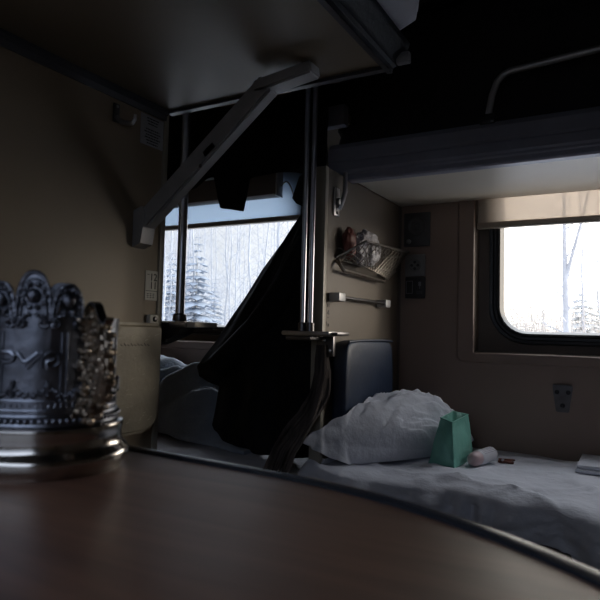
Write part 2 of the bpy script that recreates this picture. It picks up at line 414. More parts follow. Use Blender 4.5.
for i in range(n): ball(bm, cp(360 * i / n, RB + .0022, .0300), .00155, 8, 6)
tube(bm, [cp(360 * i / 72, RB + .0014, .0278) for i in range(72)], .0012, 6, True)
tube(bm, [cp(360 * i / 72, RB + .0012, .0325) for i in range(72)], .0008, 6, True)
obj('bead_ring', bm, silver, cup)
# medallions of the crown: raised rim, face and scrolls
for c, ht, w in LOBES:
    bm = B(); R2 = RB + .0016; zc = .0845 + ht * .35
    path = []
    for k in range(-14, 15):
        d = k / 14; path.append(cp(c + d * w, R2, .0845 + ht * max(0, 1 - abs(d) ** 2.4) ** .5 - .0008))
    tube(bm, path, .0011, 6)
    tube(bm, [cp(c + d / 14 * w * .74, R2, .0845 + ht * .72 * max(0, 1 - abs(d / 14) ** 2.2) ** .5 - .0008) for d in range(-14, 15)], .0006, 6)
    ball(bm, cp(c, R2, zc + .002), .0036, 10, 8, (1, 1, 1.1))
    for k in range(10):
        a = 2 * PI * k / 10; ball(bm, cp(c + math.degrees(.0062 * math.cos(a) / RB), R2, zc + .002 + .0062 * math.sin(a)), .0016, 7, 5)
    for k in range(-5, 6): ball(bm, cp(c + k * w * .155, R2, .0845 + ht * .86 * max(0, 1 - abs(k / 6.2) ** 2.3) ** .5 - .001), .00075, 6, 5)
    for s in (-1, 1):                                  # curled leaves under the medallion
        sp = []
        for k in range(22):
            a = k / 21 * 3.6 * PI / 1.6; r = .0042 * (1 - k / 26); sp.append(cp(c + math.degrees((s * (.0062 + r * math.cos(a))) / RB), R2, .0800 + r * math.sin(a) * .8))
        tube(bm, sp, .0009, 6)
        for k in range(5): ball(bm, cp(c + math.degrees(s * (.002 + .002 * k) / RB), R2, .0850 - .0009 * k), .0013, 7, 5)
    obj('medallion', bm, silver_dark, cup)
# vertical panel ribs, garland and engraved band
for a in (-38, 8.5, 13, -43, 70, 130, 180, 230):
    bm = B(); tube(bm, [cp(a, RB + .0006 + .0006 * (k == 0), .040 + .036 * k / 8) for k in range(9)], .0006, 6); obj('panel_rib', bm, silver, cup)
bm = B(); rr = random.Random(3)
for s in range(-6, 7):
    c0 = s * 27.0 - 14
    for k in range(12):
        d = (k - 5.5) / 5.5; zz = .0465 - .0035 * (1 - d * d)
        ball(bm, cp(c0 + d * 12.5, RB + .0012, zz + rr.uniform(-.0012, .0012)), rr.uniform(.0010, .0019), 7, 5)
    for k in range(5): ball(bm, cp(c0 + 13.5, RB + .0014, .0465 + (k - 2) * .0016), .0014, 7, 5)
obj('garland', bm, silver_dark, cup)
bm = B()
tube(bm, [cp(360 * i / 72, RB + .0007, .0405) for i in range(72)], .0006, 6, True)
tube(bm, [cp(360 * i / 72, RB + .0008, .0355) for i in range(72)], .0006, 6, True)
for i in range(76):
    a = 360 * i / 76; h = rr.uniform(.0016, .0026)
    tube(bm, [cp(a, RB + .0009, .0368), cp(a + rr.uniform(-.9, 1.4), RB + .0009, .0368 + h)], .00045, 5)
obj('engraved_band', bm, silver, cup)
# railway emblem in raised line work, facing the table's far side of the room
bm = B()
SC = .000558 / 4.615                                    # metres per crop unit at the holder
def em(pts):
    out = []
    P = [Vector(p) for p in pts]
    for i in range(len(P) - 1):
        for k in range(4): out.append(P[i].lerp(P[i + 1], k / 4))
    out.append(P[-1])
    for _ in range(1): out = [out[0]] + [(out[i - 1] + out[i] * 2 + out[i + 1]) / 4 for i in range(1, len(out) - 1)] + [out[-1]]
    def w(q):
        x = (q.x - 208) * SC * 1.1; return cp(math.degrees(math.asin(max(-.99, min(.99, x / RB)))), RB + .0008, .0615 + (405 - q.y) * SC)
    tube(bm, [w(q) for q in out], .0012, 6)
em([(20, 446), (24, 392), (36, 374), (70, 373), (82, 388), (76, 410), (44, 416)])
em([(92, 374), (116, 410), (128, 410), (164, 372)]); em([(128, 440), (160, 398), (186, 372)])
em([(176, 436), (178, 398), (200, 372), (232, 368), (244, 384), (242, 420), (226, 438), (200, 436), (196, 412), (226, 402)])
obj('railway_emblem', bm, silver, cup)
# handle: pierced leafy relief, with a flat thumb rest
HA = 24.0
bm = B(); rr = random.Random(11)
path = [(.0365, .034), (.046, .034), (.056, .038), (.062, .046), (.064, .056), (.0635, .066), (.061, .075), (.055, .081), (.047, .083), (.0375, .081)]
pp = [cp(HA, r, z) for r, z in path]
tube(bm, pp, .003, 8, radii=[.003, .003, .0035, .004, .004, .004, .0036, .003, .003, .003])
for i in range(len(pp) - 1):
    for k in range(17):
        p = pp[i].lerp(pp[i + 1], rr.random()); q = Vector((rr.gauss(0, 1), rr.gauss(0, 1), rr.gauss(0, 1))).normalized() * rr.uniform(.003, .0052)
        s = rr.uniform(.0011, .0025); ball(bm, p + q, s, 7, 5, (rr.uniform(.8, 1.3), rr.uniform(.8, 1.3), rr.uniform(.8, 1.3)))
for k in range(70):                                     # pierced filigree between handle and body
    r = rr.uniform(.038, .058); z = rr.uniform(.036, .079); ball(bm, cp(HA, r, z) + Vector((rr.uniform(-.001, .001), rr.uniform(-.001, .001), 0)), rr.uniform(.0012, .0026), 7, 5)
for k in range(9):
    r0, z0 = rr.uniform(.041, .054), rr.uniform(.042, .074); tube(bm, [cp(HA, r0 + .004 * math.cos(a / 12 * 5), z0 + .004 * math.sin(a / 12 * 5)) for a in range(13)], .0011, 6)
obj('handle', bm, handle_mat, cup, label='ornate leafy handle of the holder')
bm = B()
fl = [(.041, .078), (.042, .086), (.0455, .0912), (.050, .0930), (.0545, .0915), (.058, .0860), (.0615, .0815), (.0645, .0815), (.0665, .0845)]
fl2 = []
for i in range(len(fl) - 1):
    for k in range(4): fl2.append(Vector(fl[i]).lerp(Vector(fl[i + 1]), k / 4))
fl2.append(Vector(fl[-1]))
for _ in range(3): fl2 = [fl2[0]] + [(fl2[i - 1] + fl2[i] * 2 + fl2[i + 1]) / 4 for i in range(1, len(fl2) - 1)] + [fl2[-1]]
side = cp(HA + 90, 1, 0) - cp(HA - 90, 1, 0); side.z = 0; side.normalize()
def frib(u, v):
    q = fl2[min(int(round(u * (len(fl2) - 1))), len(fl2) - 1)]; return cp(HA, q.x, q.y) + side * (v - .5) * .0045
slab(bm, frib, len(fl2) - 1, 2, lambda u, v: Vector((0, 0, -.0016)))
obj('thumb_rest', bm, silver_bright, cup, label='curled flat thumb rest on top of the handle')

# ------------------------------------------------------------------ left upper berth
UB = 1.485
t = thing('upper_berth', 'upper berth over the table on the left partition, held by a slanting arm', 'berth', (-.85, .45, UB))
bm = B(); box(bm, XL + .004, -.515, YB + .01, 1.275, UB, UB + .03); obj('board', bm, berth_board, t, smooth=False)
bm = B(); prism(bm, [(1.273, UB - .008), (1.292, UB - .008), (1.300, UB), (1.300, UB + .028), (1.273, UB + .034)], -.5 - XL - .01, lambda a, c, h: Vector((XL + .008 + h, a, c))); obj('end_profile', bm, dark_trim, t)
bm = B(); prism(bm, [(a - .016, c) for a, c in [(-.502, UB - .010), (-.489, UB - .010), (-.487, UB + .002), (-.478, UB + .004), (-.474, UB + .016), (-.450, UB + .04), (-.446, UB + .052), (-.452, UB + .060), (-.502, UB + .062)]], 1.30 - YB - .01, lambda a, c, h: Vector((a, YB + .01 + h, c)))
obj('front_bolster', bm, padded, t, angle=30)
bm = B(); box(bm, -.492, -.459, 1.284, 1.303, UB + .004, UB + .030, .005); obj('corner_cap', bm, mat('pale_corner_plastic', (.3, .3, .31), .4, var=.05), t, label='pale plastic corner cap')
bm = B(); prism(bm, [(XL + .001, UB - .030), (XL + .007, UB - .030), (XL + .010, UB - .016), (XL + .02, UB - .008), (XL + .02, UB - .001), (XL + .001, UB - .001)], 1.27 - YB - .01, lambda a, c, h: Vector((a, YB + .01 + h, c)))
obj('wall_rail', bm, dark_trim, t, angle=25)
SY = 1.185
bm = B(); obox(bm, (-1.165, SY, 1.145), (-.775, SY, 1.456), (0, 1, 0), .040, .054, .006); arm = obj('support_arm', bm, alu, t)
bm = B(); obox(bm, (-.955, SY - .0185, 1.300), (-.925, SY - .0185, 1.322), (0, 1, 0), .003, .016); obj('slot', bm, black_plastic, arm, smooth=False)
bm = B(); lathe(bm, [(.005, 0), (.005, .003), (.002, .004)], (-.965, SY - .018, 1.272), 12, axis=(0, -1, 0)); obj('screw', bm, steel_dark, arm); bm = B(); lathe(bm, [(.007, 0), (.007, .004), (.003, .005)], (-.795, SY - .018, 1.447), 12, axis=(0, -1, 0)); obj('screw', bm, steel_dark, arm)
bm = B(); obox(bm, (-.81, SY, 1.448), (-.650, SY, 1.468), (0, 1, 0), .050, .030, .005); obj('upper_bracket', bm, alu, t)
bm = B(); prism(bm, [(XL + .001, 1.075), (XL + .030, 1.085), (XL + .044, 1.165), (XL + .030, 1.185), (XL + .001, 1.175)], .046, lambda a, c, h: Vector((a, SY - .023 + h, c))); obj('lower_bracket', bm, alu, t)
# mattress on it
def softbox(x0, x1, y0, y1, z0, z1, amp, seed, n=3.):
    bm = B(); nx, ny, nz = 40, 40, 6
    bmesh.ops.create_cube(bm, size=1); bmesh.ops.subdivide_edges(bm, edges=bm.edges[:], cuts=20, use_grid_fill=True)
    for v in bm.verts:
        q = v.co * 2; e = 8
        l = (abs(q.x) ** e + abs(q.y) ** e + abs(q.z) ** e) ** (1 / e); q = q / max(l, 1e-6)
        p = Vector(((x0 + x1) / 2 + q.x * (x1 - x0) / 2, (y0 + y1) / 2 + q.y * (y1 - y0) / 2, (z0 + z1) / 2 + q.z * (z1 - z0) / 2))
        k = amp * fbm((p.x * n * 3 + seed, p.y * n * 3, p.z * n * 3)); v.co = p + Vector((q.x * k, q.y * k, max(q.z, 0) * k))
    return bm
tag(obj('mattress', softbox(XL + .01, -.385, YB + .02, 1.30, UB + .064, UB + .19, .02, 4), sheet_mat), 'pale mattress end overhanging the left upper berth', 'mattress')

# ------------------------------------------------------------------ things on the left partition
hk = at(115.5, 113, X=XL)
t = thing('coat_hook', 'dark metal coat hook screwed to the left partition', 'hook', (XL, hk.y, hk.z - .03))
bm = B(); box(bm, XL, XL + .006, hk.y - .010, hk.y + .010, hk.z - .025, hk.z + .025, .003); obj('backplate', bm, steel_dark, t)
bm = B(); tube(bm, [(XL + .005, hk.y, hk.z - .012), (XL + .020, hk.y + .004, hk.z - .026), (XL + .040, hk.y + .008, hk.z - .032), (XL + .052, hk.y + .010, hk.z - .032), (XL + .059, hk.y + .012, hk.z - .022), (XL + .060, hk.y + .012, hk.z - .010)], .005, 10, radii=[.006, .006, .0065, .0055, .005, .004]); obj('prong', bm, steel, t)
bm = B(); lathe(bm, [(.004, 0), (.004, .002), (.001, .003)], (XL + .006, hk.y, hk.z + .016), 10, axis=(1, 0, 0)); obj('screw', bm, steel, t)
a, c = at(141, 112, X=XL), at(164, 152, X=XL)
t = thing('notice_plate', 'grey notice plate with lines of small print beside the hook', 'sign', (XL, (a.y + c.y) / 2, c.z))
bm = B(); box(bm, XL, XL + .002, a.y, c.y - .006, c.z, a.z, .0008); obj('plate', bm, plate_grey, t)
bm = B(); rr = random.Random(5)
for k, wd in enumerate((.55, .5, .42, 0, .62, .75, .6, .7, .55, .5)):
    if not wd: continue
    z = a.z - .008 - k * .0078; ym = (a.y + c.y - .006) / 2; y = ym - wd * .042
    while y < ym + wd * .042:
        l = rr.uniform(.004, .012); box(bm, XL + .002, XL + .0024, y, min(y + l, ym + wd * .043), z - .0016, z + .0016); y += l + .002
obj('small_print', bm, ink, t, smooth=False)
a, c = at(145.5, 270, X=XL), at(158.5, 301, X=XL)
t = thing('seat_number_plate', 'cream seat number plate reading 12 and 11 on the left partition', 'sign', (XL, (a.y + c.y) / 2, c.z))
bm = B(); box(bm, XL, XL + .002, a.y, c.y, c.z, a.z, .0008); obj('plate', bm, white_plate, t)
yc = (a.y + c.y) / 2
bm = text_bm('12', .029, (XL + .0026, yc + .002, a.z - .019), (0, 1, 0), (0, 0, 1)); merge(bm, text_bm('11', .029, (XL + .0026, yc + .002, a.z - .042), (0, 1, 0), (0, 0, 1)))
obj('numerals', bm, ink, t, smooth=False)
bm = B(); box(bm, XL + .002, XL + .0024, a.y + .002, c.y - .002, a.z - .0575, a.z - .0562)
box(bm, XL + .002, XL + .0024, a.y + .006, a.y + .014, a.z - .012, a.z - .0105)
for k, q in enumerate((.010, .021, .032)):
    for j in range(3): box(bm, XL + .002, XL + .0024, a.y + q - .003, a.y + q + .003, a.z - .066 - j * .005, a.z - .064 - j * .005)
obj('small_print', bm, ink, t, smooth=False)
# folded backrest on the partition behind the glass holder
z1, z0 = .872, .575
t = thing('folding_backrest', 'worn olive folding backrest on the left partition behind the glass holder', 'backrest', (XL + .02, .9, z0))
bm = B(); poly = [(.40, z0), (1.20, z0), (1.232, z0 + .008), (1.25, z0 + .03), (1.258, z0 + .07), (1.262, z1 - .012), (1.25, z1), (.40, z1)]
prism(bm, poly, .035, lambda a, c, h: Vector((XL + h * 37 / 35, a, c))); bmesh.ops.bevel(bm, geom=[e for e in bm.edges if all(abs(v.co.x - XL - .037) < 1e-4 for v in e.verts)], offset=.012, segments=3, affect='EDGES')
nf = len(bm.faces); rr = random.Random(9)
for k in range(90):
    y = rr.uniform(.75, 1.24); z = rr.uniform(z0 + .03, z1 - .03); l = rr.uniform(.002, .006); obox(bm, (XL + .0372, y - l, z - l * .35), (XL + .0372, y + l, z + l * .35), (0, 0, 1), .0011, .0007)
cu = obj('cushion', bm, olive_mat, t); cu.data.materials.append(fleck_mat)
for p in cu.data.polygons:
    if p.center.x > .0171 and p.area < 3e-5: p.material_index = 1
bm = B()
for q in range(9): tube(bm, [(XL + .0375, 1.10 + q * .012, z1 - .058 + .003 * (q % 2)), (XL + .0375, 1.107 + q * .012, z1 - .062)], .0008, 5)
obj('scribble', bm, ink, t)
# latch above the backrest
a = at(150, 319, X=XL)
t = thing('wall_latch', 'small cream latch with dark button above the olive backrest', 'latch', (XL, a.y, a.z - .014))
bm = B(); box(bm, XL, XL + .016, a.y - .016, a.y + .018, a.z - .013, a.z + .013, .005); obj('housing', bm, white_plate, t)
bm = B(); lathe(bm, [(.0075, 0), (.0075, .003), (.005, .006), (.001, .0065)], (XL + .016, a.y + .002, a.z), 14, axis=(1, 0, 0)); obj('button', bm, steel_dark, t)

# ------------------------------------------------------------------ grab poles with their steps
t = thing('grab_pole', 'steel grab pole rising from a step at the end of the left partition', 'pole', (-1.17, 1.37, .84))
PX, PY = -1.186, 1.36
bm = B(); lathe(bm, [(.0135, 0), (.0135, ZC - .882)], (PX, PY, .880), 20); obj('pole_tube', bm, pole_mat, t)
bm = B(); lathe(bm, [(.020, 0), (.021, .003), (.020, .02), (.015, .024)], (PX, PY, .8795), 20); obj('ferrule', bm, steel_dark, t)
bm = B(); box(bm, XL - .03, -1.11, 1.298, 1.412, .862, .880, .005); obj('step', bm, steel, t)
bm = B(); box(bm, -1.11, -1.08, 1.303, 1.407, .863, .878, .004); obj('step_tip', bm, mat('lit_step_tip', (.5, .45, .38), .45, var=.05), t, label='end of the step coloured lighter as if lit')  # light on the end of the step, put into a paler colour
bm = B(); prism(bm, [(XL - .028, .8615), (-1.115, .8615), (-1.125, .845), (-1.145, .835), (XL - .028, .81)], .06, lambda a, c, h: Vector((a, 1.286 + h, c))); box(bm, XL - .02, XL + .02, 1.284, 1.30, .82, .875); obj('bracket', bm, black_plastic, t)
t = thing('grab_pole', 'pair of thin steel grab poles on a step at the middle partition', 'pole', (-.81, 1.45, .80))
for x in (-.822, -.797):
    bm = B(); lathe(bm, [(.0072, 0), (.0072, ZC - .864)], (x, 1.458, .862), 16); obj('pole_tube', bm, pole_mat, t)
    bm = B(); lathe(bm, [(.012, 0), (.012, .022), (.009, .024)], (x, 1.458, .8605), 16); obj('ferrule', bm, steel_dark, t)
bm = B(); box(bm, -.865, -.715, 1.415, 1.51, .848, .8605, .004); obj('step', bm, steel, t)
bm = B(); box(bm, -.715, -.695, 1.425, 1.50, .850, .859, .003); obj('step_tip', bm, steel_dark, t)
bm = B(); box(bm, -.80, -.745, 1.502, 1.517, .79, .8475, .004); box(bm, -.86, -.78, 1.43, 1.517, .835, .8475, .003); br = obj('bracket', bm, steel_dark, t)
for x, z in ((-.775, .835), (-.757, .806)):
    bm = B(); lathe(bm, [(.006, 0), (.006, .003), (.002, .005)], (x, 1.502, z), 10, axis=(0, -1, 0)); obj('screw', bm, steel, br)

# ------------------------------------------------------------------ right side upper berth
t = thing('upper_berth', 'side upper berth above the right window with a dark blue front profile', 'berth', (0, 1.92, 1.33))
XR = .98
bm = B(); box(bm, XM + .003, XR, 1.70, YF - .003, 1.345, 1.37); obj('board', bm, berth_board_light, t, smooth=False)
bm = B(); prism(bm, [(1.715, 1.335), (1.685, 1.335), (1.678, 1.340), (1.678, 1.352), (1.672, 1.356), (1.672, 1.362), (1.666, 1.368), (1.668, 1.392), (1.672, 1.398), (1.666, 1.404), (1.668, 1.440), (1.684, 1.458), (1.715, 1.458)], XR + .86, lambda a, c, h: Vector((-.86 + h, a, c)))
obj('front_profile', bm, fascia_mat, t, angle=20)
ra = [at(488, 126, Y=1.69), at(489, 112, Y=1.69), at(492, 96, Y=1.69), at(497, 82, Y=1.69), at(503, 75, Y=1.69), at(510, 71, Y=1.69), at(600, 47, Y=1.69)]
ra = [Vector((p.x, 1.69, p.z)) for p in ra]; dd = Vector((1, 0, 0)); ra[-1].z = ra[-2].z + .015; e = ra[-1].copy(); e.x = .55; ra.append(e)
ra += [Vector((.60, 1.69, e.z - .03)), Vector((.62, 1.69, 1.455))]
bm = B(); tube(bm, ra, .0095, 12); obj('guard_rail', bm, mat('dark_grey_rail', (.60, .61, .66), .38, metal=.4, var=.1), t)
bm = B(); x = ra[0].x; box(bm, x - .022, x + .022, 1.674, 1.706, 1.452, 1.482, .006); obj('rail_socket', bm, black_plastic, t); bm = B(); box(bm, .60, .64, 1.674, 1.706, 1.452, 1.482, .006); obj('rail_socket', bm, black_plastic, t)
hb = at(335, 206, X=XM)
bm = B(); box(bm, XM, XM + .006, hb.y - .014, hb.y + .02, hb.z - .03, hb.z + .055, .002); tube(bm, [(XM + .012, hb.y + .005, hb.z - .01), (XM + .022, hb.y + .008, hb.z + .015), (XM + .026, hb.y + .016, hb.z + .045), (XM + .022, hb.y + .024, 1.345)], .007, 8)
lathe(bm, [(.012, 0), (.012, .014), (.004, .016)], (XM + .004, hb.y + .003, hb.z + .012), 12, axis=(1, 0, 0)); lathe(bm, [(.005, 0), (.005, .005)], (XM + .006, hb.y + .003, hb.z - .02), 10, axis=(1, 0, 0))
obj('hinge_bracket', bm, steel, t)
tag(obj('rolled_mattress', softbox(-.90, .95, 1.735, YF - .035, 1.372, 1.875, .025, 9), dark_cloth), 'dark bedding heaped on the upper berth behind the guard rail', 'bedding')
bm = B(); box(bm, XM + .004, XR, 1.76, YF - .004, 1.90, 1.925); obj('shelf', bm, dark_trim); lug = bpy.context.scene.objects['shelf']
lug.name = 'luggage_shelf'; tag(lug, 'dark luggage shelf high above the right upper berth', 'shelf')
# left side upper berth with dark coat over it
t = thing('upper_berth', 'side upper berth above the left window, hidden under a black jacket', 'berth', (-1.8, 1.95, 1.50))
bm = B(); box(bm, XEL + .003, XM - .03, 1.74, YF - .004, 1.545, 1.575); obj('board', bm, berth_board, t, smooth=False)
bm = B(); box(bm, XEL + .003, XM - .03, 1.705, 1.74, 1.53, 1.60, .006); obj('front_profile', bm, fascia_mat, t)
def hem(x):
    z = 1.405 + .012 * math.sin(x * 9) + .01 * math.sin(x * 23)
    a, c = at(214, 190, Y=1.665).x, at(249, 190, Y=1.665).x; k = max(0, min((x - a) / .03, (c - x) / .03, 1)); return z - .118 * k * k * (3 - 2 * k)
bm = B()
def drape(u, v):
    x = -1.95 + u * 1.085; zb = hem(x); f = .012 * math.sin(x * 31 + 2 * v) + .02 * fbm((x * 5, v * 3, 2))
    if v < .35: q = v / .35; return Vector((x, YF - .1 - q * (YF - .1 - 1.69), 1.66 + .05 * math.sin(q * PI) + f))
    if v < .45: q = (v - .35) / .10; return Vector((x, 1.69 - .03 * math.sin(q * PI / 2), 1.66 - .03 * q + f))
    q = (v - .45) / .55; return Vector((x, 1.66 + f * .7, 1.63 + (zb - 1.63) * q))
slab(bm, drape, 90, 46, lambda u, v: Vector((0, .012, -.022)))
tag(obj('black_jacket', bm, coat_mat), 'black jacket draped over the side upper berth above the left window', 'jacket')

# ------------------------------------------------------------------ middle partition and the things on it
t = thing('folding_backrest', 'blue upright backrest at the head of the right side berth', 'backrest', (XM + .03, 1.82, .47))
bm = softbox(XM + .003, XM + .055, 1.585, 1.975, .47, .835, .003, 2, 2); obj('cushion', bm, blue_mat, t)
bm = B(); tube(bm, [(XM + .052, 1.60, .832), (XM + .056, 1.70, .836), (XM + .056, 1.88, .836), (XM + .052, 1.955, .832)], .0035, 6); obj('piping', bm, blue_mat, t)
b1, b2, b3, b4 = at(335, 262, X=XM), at(377, 278, X=XM), at(345, 250, X=XM), at(400, 256, X=XM)
by0, by1, bz = 1.605, 2.13, 1.085
t = thing('wire_basket', 'small wire net basket on the middle partition', 'basket', (XM, 1.85, bz - .05))
rim_ = [(XM + .004, 1.605, 1.085), (-.705, 1.625, 1.132), (-.750, 2.125, 1.165), (XM + .004, 2.135, 1.15)]
bm = B(); tube(bm, rim_, .004, 8); tube(bm, [rim_[3], rim_[0]], .004, 8); obj('rim', bm, wire, t)
bm = B()
fl_ = [Vector((XM + .010, 1.612, 1.078)), Vector((-.745, 1.70, 1.066)), Vector((-.768, 1.97, 1.050)), Vector((XM + .010, 2.09, 1.09))]
R3 = [Vector(p) for p in rim_]
def face(a, c, d, e, nu, nv):
    for i in range(-nv, nu + 1):
        for s in (1, -1):
            pts = []
            for k in range(nv * 2 + 1):
                v = k / (nv * 2); u = (i + (v * nv if s > 0 else nv - v * nv)) / nu
                if -1e-6 <= u <= 1 + 1e-6: pts.append((a.lerp(c, u)).lerp(d.lerp(e, u), v))
            if len(pts) > 1: tube(bm, pts, .0013, 5)
face(fl_[1], fl_[2], R3[1], R3[2], 12, 3); face(fl_[0], fl_[1], R3[0], R3[1], 4, 3); face(fl_[3], fl_[2], R3[3], R3[2], 4, 3); face(fl_[0], fl_[3], fl_[1], fl_[2], 12, 3)
tube(bm, fl_, .0025, 6, True)
obj('net', bm, wire, t)
bm = B(); y0, y1 = 1.60, 1.955; tube(bm, [(XM + .003, y0 + .005, bz - .01), (XM + .02, y0 - .005, bz - .024), (XM + .025, y0 + .01, bz - .040), (XM + .025, y1 - .02, bz - .047), (XM + .02, y1, bz - .032), (XM + .003, y1 - .005, bz - .02)], .006, 8)
tube(bm, [(XM + .004 + .02 * math.cos(a / 10 * 2 * PI), y0 + .02, bz + .01 + .02 * math.sin(a / 10 * 2 * PI)) for a in range(10)], .003, 6, True)
obj('towel_bar', bm, wire, t)
bm = B(); bmesh.ops.create_icosphere(bm, subdivisions=5, radius=1)
for v in bm.verts:
    k = 1 + .22 * fbm(v.co * 2.2 + Vector((5, 1, 0))); p = v.co * k; v.co = Vector((XM + .038 + p.x * .030, 1.755 + p.y * .085, 1.128 + p.z * .056))
t = obj('clear_bag', bm, bag_film); tag(t, 'crumpled clear plastic bag of food in the wire basket', 'bag')
bm = B(); bmesh.ops.create_icosphere(bm, subdivisions=4, radius=1)
for v in bm.verts: k = 1 + .2 * fbm(v.co * 2 + Vector((2, 8, 0))); p = v.co * k; v.co = Vector((XM + .024 + p.x * .019, 1.648 + p.y * .030, 1.130 + p.z * .050))
tag(obj('snack_packet', bm, bag_red), 'red printed packet at the near end of the wire basket', 'packet')
r1, r2 = at(330, 298, X=XM + .03), at(379, 308, X=XM + .03)
t = thing('towel_rail', 'short grey towel rail below the wire basket', 'rail', (XM, 1.77, .94))
za = .963; bm = B(); tube(bm, [(XM + .026, 1.575, za), (XM + .026, 1.965, za)], .0055, 10); obj('bar', bm, steel_dark, t)
for y in (1.585, 1.955):
    bm = B(); box(bm, XM, XM + .036, y - .022, y + .022, za - .013, za + .013, .004); obj('end_mount', bm, alu, t)
t = B()                                                 # small stencilled characters down the partition's edge
for k, (dz) in enumerate((.0, .020, .036, .054)):
    z = .938 - dz; y = 1.556
    if k == 0: box(t, XM, XM + .0008, y, y + .014, z - .001, z + .001); box(t, XM, XM + .0008, y, y + .002, z - .006, z + .006); box(t, XM, XM + .0008, y + .010, y + .0125, z - .006, z + .006)
    elif k == 1: obox(t, (XM + .0004, y, z - .005), (XM + .0004, y + .010, z + .006), (1, 0, 0), .0008, .0022); box(t, XM, XM + .0008, y, y + .014, z - .006, z - .004); box(t, XM, XM + .0008, y + .009, y + .011, z - .008, z + .003)
    elif k == 2: box(t, XM, XM + .0008, y + .003, y + .011, z - .001, z + .001)
    else: obox(t, (XM + .0004, y - .004, z + .006), (XM + .0004, y - .001, z - .006), (1, 0, 0), .0008, .0018); box(t, XM, XM + .0008, y + .006, y + .011, z - .009, z - .007); box(t, XM, XM + .0008, y + .006, y + .0075, z - .009, z); box(t, XM, XM + .0008, y + .010, y + .0115, z - .009, z)
t = obj('stencilled_number', t, ink, smooth=False); tag(t, 'small dark stencilled characters under the towel rail mount', 'marking')

# ------------------------------------------------------------------ outlets on the window wall
def plate(name, label, cat, p0, p1, m):
    a, c = at(*p0, Y=YF), at(*p1, Y=YF)
    t = thing(name, label, cat, ((a.x + c.x) / 2, YF, c.z)); bm = B(); box(bm, a.x, c.x, YF - .010, YF, c.z, a.z, .004); obj('plate', bm, m, t)
    return t, (a.x + c.x) / 2, (a.z + c.z) / 2, c.x - a.x, a.z - c.z
t, x, z, w, h = plate('loudspeaker_panel', 'dark grey loudspeaker panel, topmost of the three on the window wall', 'speaker', (405, 214), (430.5, 246), mat('dark_grey_plastic', (.06, .058, .06), .5, var=.08))
bm = B(); lathe(bm, [(.036, 0), (.036, .001), (.033, .003), (.030, .0015), (.022, .002), (.014, .0035), (.012, .006), (.002, .008)], (x, YF - .010, z + .012), 28, axis=(0, -1, 0)); obj('grille', bm, mat('speaker_grille_grey', (.07, .068, .07), .4, var=.1), t)
bm = B(); lathe(bm, [(.009, 0), (.009, .006), (.006, .009), (.001, .0095)], (x - .03, YF - .010, z - .045), 16, axis=(0, -1, 0)); obj('volume_knob', bm, socket_grey, t)
t, x, z, w, h = plate('power_socket', 'silver grey power socket under the loudspeaker panel', 'socket', (406, 255), (425.5, 276.5), socket_grey)
bm = B(); lathe(bm, [(.025, 0), (.025, .001), (.022, .0035), (.020, .0005), (.002, .0005)], (x, YF - .010, z), 28, axis=(0, -1, 0)); obj('socket_ring', bm, socket_grey, t)
for a in range(4):
    bm = B(); lathe(bm, [(.0055, 0), (.0055, .0014)], (x + .012 * math.cos(a * PI / 2), YF - .0104, z + .012 * math.sin(a * PI / 2)), 12, axis=(0, -1, 0)); obj('contact_hole', bm, ink, t)
t, x, z, w, h = plate('charging_panel', 'black charging panel with a phone symbol, lowest of the three', 'socket', (406, 277.5), (425.5, 298.5), black_plastic)
bm = B(); yy = YF - .0105
for x0, x1, z0, z1 in ((-.034, -.008, .024, .026), (-.034, -.008, -.022, -.020), (-.034, -.032, -.022, .026), (-.010, -.008, -.022, .026)): box(bm, x + x0, x + x1, yy - .0006, yy + .0004, z + z0, z + z1)
box(bm, x + .014, x + .024, yy - .0006, yy + .0004, z + .006, z + .022); box(bm, x + .018, x + .020, yy - .0006, yy + .0004, z - .004, z + .006)
obj('phone_symbol', bm, mat('pale_grey_print', (.22, .22, .24), .5, var=.05), t, smooth=False)
bm = B(); box(bm, x + .006, x + .030, yy - .0008, yy + .0004, z - .024, z - .012, .0003); obj('usb_port', bm, mat('port_grey', (.05, .05, .055), .4, var=.1), t)
a, c = at(553.5, 385, Y=YF), at(572, 413, Y=YF); xm = (a.x + c.x) / 2
t = thing('wall_bracket', 'tapered metal latch bracket on the wall below the right window', 'bracket', (xm, YF, c.z))
bm = B(); prism(bm, [(-.030, a.z), (.030, a.z), (.030, a.z - .014), (.020, c.z + .003), (.016, c.z), (-.016, c.z), (-.020, c.z + .003), (-.030, a.z - .014)], .004, lambda u, v, h: Vector((xm + u, YF - h, v)))
prism(bm, [(-.028, a.z + .002), (.028, a.z + .002), (.026, a.z - .008), (-.026, a.z - .008)], .012, lambda u, v, h: Vector((xm + u, YF - h, v))); obj('plate', bm, steel_dark, t)
for u, v in ((-.017, a.z - .022), (.017, a.z - .022), (0, c.z + .022)):
    bm = B(); lathe(bm, [(.0075, 0), (.0075, .0012), (.006, .003), (.002, .0034)], (xm + u, YF - .004, v), 14, axis=(0, -1, 0)); obj('screw', bm, black_plastic, t)

